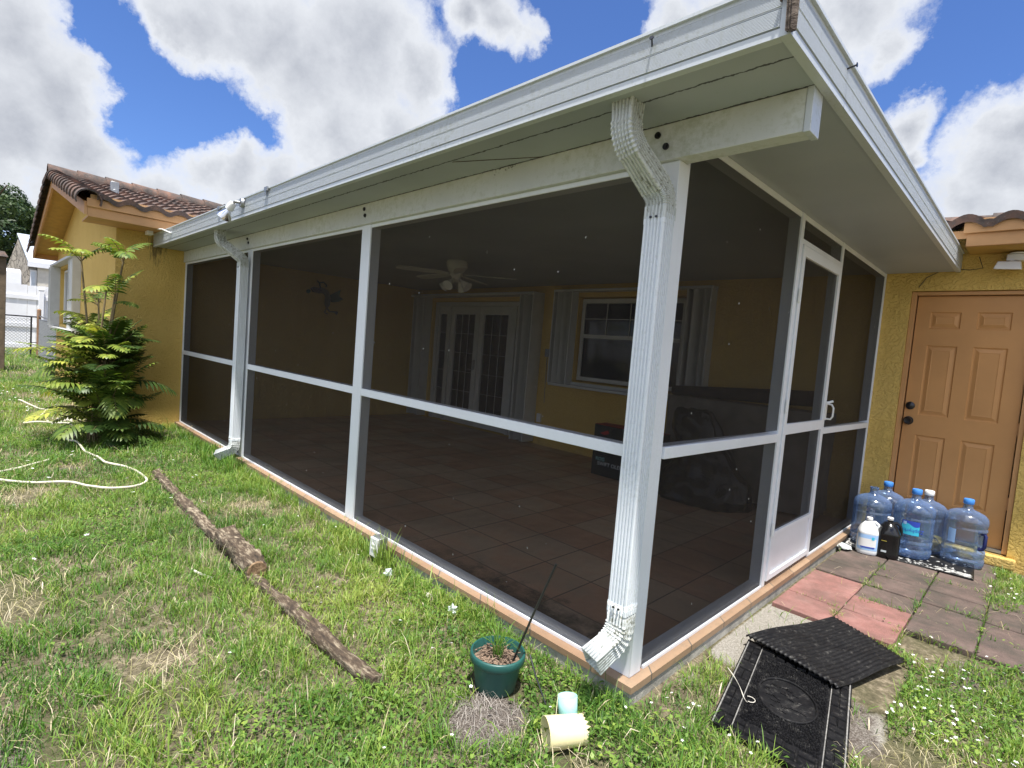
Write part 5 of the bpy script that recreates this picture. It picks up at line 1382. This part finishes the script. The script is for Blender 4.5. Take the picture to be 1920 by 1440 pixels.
regions = [  # x0,x1,y0,y1,density, size factor
    (-2.2, 1.6, -2.6, 0, 7800, 1.0), (-4.6, -2.2, -2.6, 0, 5600, 1.05), (-8, -4.6, -2.6, 0, 2800, 1.3), (-14, -8, -3.2, 0, 1100, 1.8), (-24, -14, -5, 1, 300, 2.8),
    (.06, 1.7, 0, 3.6, 7000, .95), (1.7, 4, -1, 3.6, 500, 1.2), (-8, 2, -4, -2.6, 400, 1.4), (1.6, 4, -3, -1, 300, 1.4)]
gp, wp = [], []; strawp = []; fx, fy, fs_ = [], [], []
for (x0, x1, y0, y1, dens, sz) in regions:
    n = int((x1-x0)*(y1-y0)*dens*1.5); x, y = sample(n, x0, x1, y0, y1)
    cl = fbm(x, y, 14, 9, 2); g = gmask(x, y); keep = cull(x, y) & (RNG.random(n) < g*(.35+1.15*sstep(.35, .6, cl))); x, y = x[keep], y[keep]; cl = cl[keep]; n = len(x)
    patch = fbm(x, y, 1.4, 55, 3); fine = fbm(x, y, 6, 58, 2)
    h = (.022+.040*sstep(.3, .7, fine)+.02*RNG.random(n))*sz**.6; tall = RNG.random(n) < .035; h = np.where(tall, h*1.9, h)
    near = np.exp(-np.abs(y+.14)/.09)*(y < 0)*(x < 0); h = h*(1+.55*near)
    tint = np.clip(.18+.75*(patch-.25)+RNG.normal(0, .14, n)+.12*sstep(.5, .8, fine), 0, .78)
    dry = RNG.random(n) < (.04+.14*sstep(.48, .35, fbm(x, y, 2.2, 31, 4))); tint = np.where(dry, RNG.uniform(.84, 1, n), tint)
    w = RNG.uniform(.0016, .0038, n)*sz*np.where(RNG.random(n) < .12, 1.8, 1)
    gp.append(blades(x, y, h, w, tint, np.clip(RNG.normal(.62, .28, n), .05, 1.1)))
    # broad leaf weeds
    n = int((x1-x0)*(y1-y0)*dens*.55); x, y = sample(n, x0, x1, y0, y1); wn_ = fbm(x, y, 1.7, 91, 3)
    near = np.exp(-np.abs(y+.25)/.18)*(x > -1.6)*(x < .1)*(y < 0); palmz = np.exp(-((x+5.6)**2/1.6+(y+.6)**2/.16)); rt = ((x > .55) & (y > -1) & (y < 3))*.30
    nc_ = np.exp(-((x+.05)**2/.25+(y+.35)**2/.10))
    pw = np.clip(sstep(.50, .62, wn_)*.85+near*.7+palmz*1.3+rt+nc_, 0, 1)
    keep = cull(x, y) & (RNG.random(n) < pw*np.maximum(gmask(x, y), .1*(palmz > .3))); x, y = x[keep], y[keep]; n = len(x); palmz = palmz[keep]
    if n:
        z = gz(x, y)+RNG.uniform(.008, .055, n)*(1+.8*palmz); r_ = RNG.uniform(.006, .013, n)*sz**.8; az = RNG.uniform(0, 6.283, n); ti = RNG.uniform(-.5, .6, n)
        ex, ey = np.cos(az), np.sin(az); V = np.zeros((n, 4, 3)); ez = np.sin(ti)
        asp = RNG.uniform(.38, .8, n)
        for k, (a_, c_) in enumerate(((-1, 0), (0, -1), (1, 0), (0, 1))):
            V[:, k, 0] = x+ex*r_*a_-ey*r_*c_*asp; V[:, k, 1] = y+ey*r_*a_+ex*r_*c_*asp; V[:, k, 2] = z+ez*r_*a_+(abs(c_)*.25-.1)*r_
        b0 = (np.arange(n)*4)[:, None]
        tt = np.clip(.25+.9*(fbm(x, y, 3, 17)-.3)+RNG.normal(0, .16, n)-.25*palmz, 0, 1)
        wp.append((V.reshape(-1, 3), b0+[0, 1, 2, 3], np.zeros((0, 3), int), np.repeat(tt, 4)))
    # dry straw lying flat
    n = int((x1-x0)*(y1-y0)*dens*.20); x, y = sample(n, x0, x1, y0, y1); wn_ = gmask(x, y)
    bare = sstep(.75, .2, wn_)*((x < .06) | (y < 1.4)); keep = cull(x, y) & (RNG.random(n) < bare*.8+.03) & (sandf(x, y) < .3) & ((x+.24)**2+(y+.56)**2 > .03); x, y = x[keep], y[keep]; n = len(x)
    if n: strawp.append(blades(x, y, RNG.uniform(.04, .11, n)*sz**.5, RNG.uniform(.0012, .0026, n)*sz, RNG.uniform(.83, 1, n), np.full(n, 1.12)))
nq = 420; aq = RNG.uniform(0, 6.28, nq); rq = .15*np.sqrt(RNG.random(nq)); mound = blades(-.24+rq*np.cos(aq), -.56+rq*np.sin(aq)*.9, RNG.uniform(.02, .07, nq), RNG.uniform(.0009, .0018, nq), RNG.uniform(0, 1, nq), np.full(nq, 1.1))
# tall tufts: socket box, pot, slab edge, white-ish seed stems by the logs
def tuft(x, y, n, r, h0, h1, tint, lean=.35, w=.004):
    a = RNG.uniform(0, 6.28, n); q = r*np.sqrt(RNG.random(n)); gp.append(blades(x+q*np.cos(a), y+q*np.sin(a), RNG.uniform(h0, h1, n), np.full(n, w), np.clip(RNG.normal(tint, .08, n), 0, 1), RNG.uniform(.1, lean+.3, n)))
tuft(-1.66, -.13, 60, .06, .12, .26, .6); tuft(-1.45, -.14, 30, .05, .08, .18, .5); tuft(-1.86, -.15, 30, .06, .08, .2, .55)
for k in range(230): tuft(RNG.uniform(-6.8, -1.7), RNG.uniform(-.13, -.07), 9, .03, .05, .12, RNG.uniform(.35, .65))
for k in range(40): tuft(RNG.uniform(-1.7, -.1), RNG.uniform(-.13, -.075), 8, .025, .04, .10, RNG.uniform(.35, .65))
for k in range(60): tuft(RNG.uniform(-5.3, -4.2), RNG.uniform(-.30, -.06), 10, .04, .08, .18, RNG.uniform(.2, .5), .5, .006)
for k in range(55): tuft(RNG.uniform(-4, .0), RNG.uniform(-1.8, -.2), 16, .035, .05, .10, RNG.uniform(.25, .6), .6, .003)
for (x, y) in ((-2.25, -1.02), (-2.1, -.98), (-3.2, -1.1), (-2.9, -1.15), (-4.9, -1.2)): tuft(x, y, 24, .05, .12, .22, .93, .2, .002)
tuft(-.10, -.47, 8, .02, .08, .14, .6, .7, .006)
for (x, y) in ((.40, 2.72), (.37, 2.30), (.62, 2.0), (.66, 2.45), (.42, 1.95), (.9, 2.3), (.36, 2.8)): tuft(x, y, 26, .03, .03, .07, .45, .7, .004)
build('grass', gp, 'grass', 'uneven green lawn grass with pale dry blades mixed in', 'grass')
build('ground_cover', wp, 'weed', 'low broad-leaved weeds and clover creeping through the lawn', 'ground cover')
build('dead_roots', [mound], 'roots', 'grey dead grass roots matted over the bare soil mound below the pot', 'roots')
build('dry_straw', strawp, 'grass', 'dead straw-coloured thatch lying on the bare lawn patches', 'straw')
# flowers: tiny white four-petal blooms
def flowers():
    pts = []
    for (cx_, cy_, rx, ry, n) in ((.85, .75, .16, .34, 95), (.95, 1.35, .12, .22, 24), (.35, .05, .15, .10, 14), (1.05, 3.0, .12, .22, 22), (-9.5, -1.3, 2.2, .35, 120), (-6.2, -.95, 1.0, .3, 18), (-3.0, -.45, 1.2, .25, 22), (-1.0, -.6, .7, .25, 9), (-5.5, -1.2, 1.5, .4, 24)):
        for k in range(n):
            x = RNG.normal(cx_, rx); y = RNG.normal(cy_, ry)
            if cull(np.array([x]), np.array([y]))[0] and gmask(np.array([x]), np.array([y]))[0] > .35: pts.append((x, y, cx_))
    s = MB()
    for x, y, c in pts:
        far = 1.9 if c < -5 else 1.0; z = float(gz(x, y))+RNG.uniform(.04, .075); r_ = RNG.uniform(.0045, .0075)*far; a0 = RNG.uniform(0, 6.28); tx, ty = RNG.uniform(-.4, .4, 2)
        for k in range(5):
            a = a0+k*1.2566; q = lambda rr, aa: (x+rr*math.cos(aa), y+rr*math.sin(aa), z+rr*(tx*math.cos(aa)+ty*math.sin(aa)))
            s.add([q(r_*.12, a), q(r_*.85, a-.45), q(r_*1.15, a), q(r_*.85, a+.45)], [(0, 1, 2, 3)])
    o = obj('flowers', s, M['petal'], fix=False); tag(o, 'scattered tiny white wildflowers blooming in the lawn', 'flowers', kind='stuff')
flowers()
# tuft in the pot
tp = blades(-.385+RNG.normal(0, .012, 46), -.385+RNG.normal(0, .012, 46), RNG.uniform(.10, .20, 46), np.full(46, .0035), np.clip(RNG.normal(.35, .12, 46), 0, 1), RNG.uniform(.15, .9, 46))
V = tp[0].copy(); V[:, 2] += .130; V -= np.array([-.385, -.385, GZ])
me = npmesh('grass_tuft', V, [tp[1], tp[2]], tp[3]); o = bpy.data.objects.new('grass_tuft', me); C.objects.link(o); me.materials.append(M['grass']); o.parent = pt

# ================================================================= FAR LEFT
def far():
    # vinyl privacy fence along x=-24
    f = thing('vinyl_fence', 'white vinyl privacy fence in front of the neighbouring house', 'fence', (-24, 1.5, GZ))
    s = MB(); rng = random.Random(2)
    y = -2.6
    while y < 6:
        top = 2.22+.03*math.sin((y+2.6)*2.4); s.hexa([(-24.02, y+.004, .0), (-23.99, y+.004, .0), (-23.99, y+.236, .0), (-24.02, y+.236, .0), (-24.02, y+.004, top-.04), (-23.99, y+.004, top-.04), (-23.99, y+.236, top-.015), (-24.02, y+.236, top-.015)]); y += .24
    obj('picket', s, M['vinyl'], f).name = 'picket_boards'
    s = MB()
    for z in (1.68, .72, .0): s.box(-23.988, -23.95, -2.6, 6, z, z+.13)
    obj('rail', s, M['vinyl'], f)
    for y in (-.32, 2.1, -2.6, 4.5):
        s = MB(); s.box(-23.949, -23.82, y-.075, y+.065, GZ, 2.02); s.box(-23.96, -23.81, y-.085, y+.075, 2.021, 2.06); obj('post', s, M['vinyl'], f, bevel=.01)
    # chain link
    c = thing('chain_link_fence', 'rusty grey chain link fence with dark round posts before the white fence', 'fence', (-20.5, -.6, GZ))
    px, py = -20.5, -.58
    s = MB(); s.tube([(px, py, GZ), (px, py, 1.33)], .05, 12); s.tube([(px, py, 1.33), (px, py, 1.37)], [.055, .03], 12); obj('post', s, M['fencewood'], c)
    s = MB(); s.tube([(px, py-.17, GZ), (px, py-.17, 1.12)], .022, 8); obj('post', s, M['darksteel'], c)
    s = MB(); s.tube([(px, py, 1.12), (px, -3.6, 1.12)], .020, 8); s.tube([(px, py, 1.16), (-13.6, -.60, 1.05)], .020, 8); s.tube([(px, py, .35), (px, py-.17, .35)], .015, 6); obj('rail', s, M['darksteel'], c)
    s = MB(); H = 1.10; pitch = .085
    y = py-.17
    def wire(a, b_, r_=.0045): s.tube([a, b_], r_, 4, False)
    Lf = 2.9
    k = -int(H/pitch)
    while k*pitch < Lf:
        for sg in (1, -1):
            u0 = k*pitch; z0_, z1_ = 0, H; u1 = u0+H
            a0, a1 = max(u0, 0), min(u1, Lf)
            if a1 > a0:
                za, zb = (a0-u0), (a1-u0)
                if sg < 0: za, zb = H-za, H-zb
                wire((px, y-a0, GZ+.05+za), (px, y-a1, GZ+.05+zb))
        k += 1
    Lf = 6.8; k = -int(H/pitch)
    while k*pitch < Lf:
        for sg in (1, -1):
            u0 = k*pitch; a0, a1 = max(u0, 0), min(u0+H, Lf)
            if a1 > a0:
                za, zb = (a0-u0), (a1-u0)
                if sg < 0: za, zb = H-za, H-zb
                wire((px+a0, py-.003*a0, GZ+.05+za), (px+a1, py-.003*a1, GZ+.05+zb))
        k += 1
    obj('wire_mesh', s, M['steel'], c, fix=False)
    # brown fence end at frame edge
    wdn = thing('wooden_fence', 'brown weathered wooden fence end with a tiled cap at the far left', 'fence', (-15, -1.9, GZ))
    s = MB(); s.box(-15.06, -14.98, -4.2, -1.53, GZ, 2.38); obj('boards', s, M['fencewood'], wdn, bevel=.01)
    s = MB(); s.box(-15.10, -14.94, -1.60, -1.465, GZ, 2.40); obj('post', s, M['bark'], wdn, bevel=.01)
    s = MB(); s.hexa([(-15.2, -4.2, 2.385), (-14.85, -4.2, 2.385), (-14.85, -1.44, 2.405), (-15.2, -1.44, 2.405), (-15.1, -4.2, 2.56), (-14.95, -4.2, 2.56), (-14.95, -1.50, 2.52), (-15.1, -1.50, 2.52)]); obj('cap', s, M['tile'], wdn)
    # neighbour's house
    h = thing('neighbour_house', 'pale house with stone gable and light metal roof beyond the white fence', 'house', (-36, 3, GZ))
    s = MB(); s.prism([(-1.0, GZ), (.15, GZ), (.15, 3.35), (-.42, 4.45), (-1.0, 3.0)], -38, -31.99, 'x') if False else None
    s = MB(); s.hexa([(-32.02, -.30, GZ), (-32.02, .0, GZ), (-35.6, -.4, GZ), (-35.6, -.72, GZ), (-32.02, -.30, 3.5), (-32.02, .0, 3.5), (-35.0, -.2, 4.88), (-35.0, -.49, 4.88)]); s.hexa([(-35.001, -.49, GZ), (-35.001, -.2, GZ), (-36.2, -.5, GZ), (-36.2, -.9, GZ), (-35.001, -.49, 4.88), (-35.001, -.2, 4.88), (-36.2, -.5, 3.3), (-36.2, -.9, 3.3)]); obj('gable_wall', s, M['stone'], h)
    s = MB(); s.box(-32.5, -32.31, .021, 14, GZ, 3.32); s.box(-40, -32.51, 13.8, 14, GZ, 3.3); s.box(-32.31, -31.8, .03, .45, GZ, 3.31); obj('wall', s, M['offwhite'], h)
    s = MB(); s.hexa([(-31.8, -.02, 3.36), (-36.0, -.02, 4.72), (-36.0, 14.2, 4.72), (-31.8, 14.2, 3.36), (-31.8, -.02, 3.40), (-36.0, -.02, 4.77), (-36.0, 14.2, 4.77), (-31.8, 14.2, 3.40)])
    s = MB()
    s.hexa([(-31.7, -.30, 3.42), (-31.7, 14.2, 3.42), (-35.2, 14.2, 4.95), (-35.2, -.56, 4.95), (-31.7, -.30, 3.50), (-31.7, 14.2, 3.50), (-35.2, 14.2, 5.03), (-35.2, -.56, 5.03)])
    obj('roof', s, M['metalroof'], h)
    s = MB(); s.box(-31.72, -31.64, -.32, 14.2, 3.27, 3.49); obj('fascia', s, M['vinyl'], h)
    s = MB(); s.box(-31.99, -31.94, -.22, .01, 2.3, 3.15); wq = obj('window', s, M['vinyl'], h)
    s = MB(); s.box(-31.935, -31.925, -.18, -.04, 2.4, 3.08); obj('pane', s, M['metalroof'], wq)
    s = MB(); s.hexa([(-29.2, -1.4, GZ), (-28.4, -1.4, GZ), (-28.4, -.58, GZ), (-29.2, -.58, GZ), (-29.2, -1.4, 2.95), (-28.5, -1.4, 2.82), (-28.5, -.66, 2.82), (-29.2, -.66, 2.95)]); tag(obj('garden_shed', s, M['vinyl'], loc=(-28.8, -1, GZ), bevel=.03), 'small white shed top showing above the white vinyl fence', 'shed')
    # evergreen tree
    def tree(cx_, cy_, h_, rx, ry, label, seed, n=5200, leaf=.17):
        t = thing('dense_tree', label, 'tree', (cx_, cy_, GZ), 'trees beyond the fences'); rng = np.random.default_rng(seed)
        tr = MB(); tr.tube([(cx_, cy_, GZ), (cx_+.1, cy_, h_*.3), (cx_-.1, cy_+.1, h_*.55), (cx_, cy_, h_*.8)], [.35, .28, .2, .06], 10)
        for k in range(9):
            a = k*2.4; z = h_*(.28+.05*k); tr.tube([(cx_, cy_, z), (cx_+rx*.35*math.cos(a), cy_+ry*.35*math.sin(a), z+.8), (cx_+rx*.7*math.cos(a), cy_+ry*.7*math.sin(a), z+1.5)], [.12, .08, .03], 6)
        obj('trunk', tr, M['bark'], t)
        nb = 46; u = rng.normal(size=(nb, 3)); u /= np.linalg.norm(u, axis=1)[:, None]; rad = rng.uniform(.45, .95, nb)
        cen = np.array([cx_, cy_, h_*.58])+u*rad[:, None]*np.array([rx, ry, h_*.38]); br = rng.uniform(.16, .30, nb)*min(rx, ry, h_*.4)
        bi = rng.integers(0, nb, n); d = rng.normal(size=(n, 3)); d /= np.linalg.norm(d, axis=1)[:, None]
        p = cen[bi]+d*(br[bi]*rng.uniform(.75, 1.08, n))[:, None]
        a = rng.normal(size=(n, 3)); a /= np.linalg.norm(a, axis=1)[:, None]; nrm = d*.8+a*.6; nrm /= np.linalg.norm(nrm, axis=1)[:, None]
        e1 = np.cross(nrm, rng.normal(size=(n, 3))); e1 /= np.linalg.norm(e1, axis=1)[:, None]; e2 = np.cross(nrm, e1); s_ = rng.uniform(.6, 1.3, n)[:, None]*leaf
        V = np.stack([p-e1*s_, p-e2*s_*.45, p+e1*s_, p+e2*s_*.45], 1).reshape(-1, 3)-np.array([cx_, cy_, GZ])
        tt = np.repeat(np.clip(.35+.35*rng.random(n)+.25*(rng.random(nb)[bi]-.4), 0, 1), 4)
        me = npmesh('crown', V, [(np.arange(n)*4)[:, None]+[0, 1, 2, 3]], tt, False); o = bpy.data.objects.new('crown', me); C.objects.link(o); me.materials.append(M['tree']); o.parent = t
    tree(-46, -1.6, 10.4, 3.8, 3.6, 'tall dense evergreen tree at the far left beyond the neighbouring house', 1, 26000, .13)
    tree(-52, 3.5, 10.2, 4.2, 4.2, 'broad dense evergreen tree farther back, partly behind the tiled roof', 2, 16000, .16)
    tree(-44, -7.0, 8.0, 3, 3, 'dense evergreen tree behind the brown wooden fence end', 3, 9000, .16)
far()

# ================================================================= LIGHT, SKY, CAMERA
SUN_EL, SUN_AZ = R(74), R(127)     # azimuth measured clockwise from +Y
sd_ = Vector((math.cos(SUN_EL)*math.sin(SUN_AZ), math.cos(SUN_EL)*math.cos(SUN_AZ), math.sin(SUN_EL)))
L = bpy.data.lights.new('sun', 'SUN'); L.energy = 4.2; L.angle = R(2); L.color = (1, .955, .88)
lo = bpy.data.objects.new('sun', L); C.objects.link(lo); lo.rotation_euler = sd_.to_track_quat('Z', 'Y').to_euler(); lo.location = (0, 0, 20)
W = bpy.data.worlds.new('World'); sc.world = W; W.use_nodes = True; nt = W.node_tree
bg = nt.nodes['Background']; tcn = N(nt, 'ShaderNodeTexCoord').outputs['Generated']
sky = N(nt, 'ShaderNodeTexSky', sky_type='NISHITA', sun_disc=False, sun_elevation=SUN_EL, sun_rotation=SUN_AZ, air_density=1.0, dust_density=.35, ozone_density=2.2)
STR = .10
BL = [(-0.941,0.025,0.339,0.120),(-0.954,0.073,0.291,0.130),(-0.964,0.097,0.246,0.100),(-0.974,0.028,0.225,0.140),(-0.984,0.05,0.172,0.110),(-0.975,0.111,0.195,0.090),(-0.888,0.2,0.415,0.130),(-0.865,0.276,0.42,0.150),(-0.856,0.345,0.385,0.150),(-0.797,0.417,0.437,0.160),(-0.765,0.496,0.411,0.090),(-0.849,0.415,0.327,0.110),(-0.804,0.486,0.341,0.090),(-0.946,0.214,0.242,0.075),(-0.926,0.281,0.251,0.090),(-0.906,0.348,0.241,0.090),(-0.876,0.415,0.246,0.080),(-0.968,0.173,0.18,0.070),(-0.642,0.582,0.499,0.075),(-0.648,0.551,0.526,0.060),(-0.679,0.538,0.499,0.050),(-0.614,0.614,0.496,0.045),(-0.459,0.728,0.51,0.065),(-0.404,0.75,0.523,0.050),(-0.237,0.836,0.495,0.090),(-0.214,0.863,0.457,0.050),(-0.17,0.918,0.359,0.045),(-0.162,0.934,0.319,0.030),(-0.077,0.951,0.301,0.080),(-0.1,0.961,0.258,0.080),(-0.065,0.94,0.336,0.060),(-0.051,0.968,0.246,0.100)]
GAPS = [(-0.905,0.122,0.408,0.060),(-0.917,0.142,0.374,0.055),(-0.928,0.164,0.333,0.065),(-0.932,0.201,0.301,0.060),(-0.912,0.244,0.33,0.050),(-0.945,0.179,0.273,0.055),(-0.902,0.302,0.309,0.040),(-0.984,0.05,0.169,0.035),(-0.674,0.597,0.434,0.070),(-0.574,0.658,0.486,0.090),(-0.724,0.576,0.379,0.060)]
def vadd(a, b_, op='ADD', scale=None):
    v = N(nt, 'ShaderNodeVectorMath', operation=op)
    for i, x in enumerate((a, b_)):
        if isinstance(x, tuple): v.inputs[i].default_value = x
        elif x is not None: nt.links.new(x, v.inputs[i])
    if scale is not None: v.inputs['Scale'].default_value = scale
    return v.outputs[0]
def field(vec):
    wn = N(nt, 'ShaderNodeTexNoise', inp={'Scale': 5.5, 'Detail': 8, 'Roughness': .62}); nt.links.new(vec, wn.inputs['Vector'])
    off = vadd(vadd(wn.outputs['Color'], (.5, .5, .5), 'SUBTRACT'), None, 'SCALE', .16); wv = vadd(vec, off)
    cur = None
    for (x, y, z, r) in BL:
        d = N(nt, 'ShaderNodeVectorMath', operation='DISTANCE'); nt.links.new(wv, d.inputs[0]); d.inputs[1].default_value = (x, y, z)
        f = math_(nt, 'MULTIPLY_ADD', d.outputs['Value'], -.85/r, .88)
        cur = f if cur is None else math_(nt, 'SMOOTH_MAX', cur, f, .10)
    for (x, y, z, r) in GAPS:
        d = N(nt, 'ShaderNodeVectorMath', operation='DISTANCE'); nt.links.new(wv, d.inputs[0]); d.inputs[1].default_value = (x, y, z)
        cur = math_(nt, 'SUBTRACT', cur, math_(nt, 'MULTIPLY', math_(nt, 'MULTIPLY_ADD', d.outputs['Value'], -1/r, 1.15, clamp=True), .55))
    # generic cumulus elsewhere in the sky
    g1 = N(nt, 'ShaderNodeTexNoise', inp={'Scale': 2.4, 'Detail': 3, 'Roughness': .5}); nt.links.new(vec, g1.inputs['Vector'])
    dd = N(nt, 'ShaderNodeVectorMath', operation='DOT_PRODUCT'); nt.links.new(vec, dd.inputs[0]); dd.inputs[1].default_value = (-.62, .72, .32)
    away = math_(nt, 'MULTIPLY_ADD', dd.outputs['Value'], -2.4, 1.55, clamp=True)
    gen = math_(nt, 'MULTIPLY', math_(nt, 'SUBTRACT', g1.outputs['Fac'], .44), 5.0)
    gen = math_(nt, 'SUBTRACT', gen, math_(nt, 'MULTIPLY', math_(nt, 'SUBTRACT', 1, away), 4.0))
    cur = math_(nt, 'MAXIMUM', cur, gen)
    bn = N(nt, 'ShaderNodeTexNoise', inp={'Scale': 13, 'Detail': 9, 'Roughness': .66}); nt.links.new(vec, bn.inputs['Vector'])
    return math_(nt, 'ADD', cur, math_(nt, 'MULTIPLY', math_(nt, 'SUBTRACT', bn.outputs['Fac'], .5), 1.15)), bn.outputs['Fac'], wn.outputs['Fac']
D, bnf, wnf = field(tcn)
al = ramp(nt, D, [(-.0, (0, 0, 0)), (.10, (.28, .28, .28)), (.24, (.75, .75, .75)), (.44, (1, 1, 1))])
thick = ramp(nt, math_(nt, 'MULTIPLY_ADD', bnf, -.45, math_(nt, 'ADD', D, math_(nt, 'MULTIPLY', wnf, .15))), [(.12, (0, 0, 0)), (.80, (1, 1, 1))])
cloudc = mix(nt, thick, (.46, .475, .50), (.235, .25, .285))
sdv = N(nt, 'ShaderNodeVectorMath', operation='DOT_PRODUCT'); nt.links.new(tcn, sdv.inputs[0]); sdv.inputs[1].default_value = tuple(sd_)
sbr = math_(nt, 'MULTIPLY_ADD', math_(nt, 'POWER', math_(nt, 'MAXIMUM', math_(nt, 'MULTIPLY_ADD', sdv.outputs['Value'], .8, -.28), 0), 1.0), 4.2, 1.0)  # cloud brightness boosted toward the sun, added to lift the shaded porch
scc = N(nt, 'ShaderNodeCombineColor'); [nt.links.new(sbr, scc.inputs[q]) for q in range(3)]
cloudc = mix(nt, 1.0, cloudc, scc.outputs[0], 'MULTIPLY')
skyc = mix(nt, 1.0, sky.outputs[0], (STR*.44, STR*.58, STR*.87), 'MULTIPLY')
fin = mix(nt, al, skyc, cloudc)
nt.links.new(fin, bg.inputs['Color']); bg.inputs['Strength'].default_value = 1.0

cam = bpy.data.cameras.new('camera'); co = bpy.data.objects.new('camera', cam); C.objects.link(co); sc.camera = co
F_, YAW, PIT, ROL = 1003.494, -.78241103, -.06419912, .08081034
cam.sensor_fit = 'HORIZONTAL'; cam.sensor_width = 36; cam.lens = F_/1920*36; cam.clip_end = 1200; cam.clip_start = .05
f_ = Vector((math.cos(PIT)*math.sin(YAW), math.cos(PIT)*math.cos(YAW), math.sin(PIT))); r0 = Vector((math.cos(YAW), -math.sin(YAW), 0)); u0 = r0.cross(f_)
r2 = r0*math.cos(ROL)+u0*math.sin(ROL); u2 = -r0*math.sin(ROL)+u0*math.cos(ROL)
mw = Matrix((r2, u2, -f_)).transposed().to_4x4(); mw.translation = Vector((1.08104201, -1.90383176, 1.30290019)); co.matrix_world = mw
vs_ = sc.view_settings; vs_.view_transform = 'Standard'; vs_.look = 'None'; vs_.exposure = 1.02; vs_.gamma = 1; vs_.use_curve_mapping = False
sc.render.engine = 'CYCLES'; cy_ = sc.cycles; cy_.use_denoising = True; cy_.max_bounces = 8; cy_.transparent_max_bounces = 16; cy_.diffuse_bounces = 4; cy_.use_adaptive_sampling = True
cy_.sample_clamp_indirect = 6
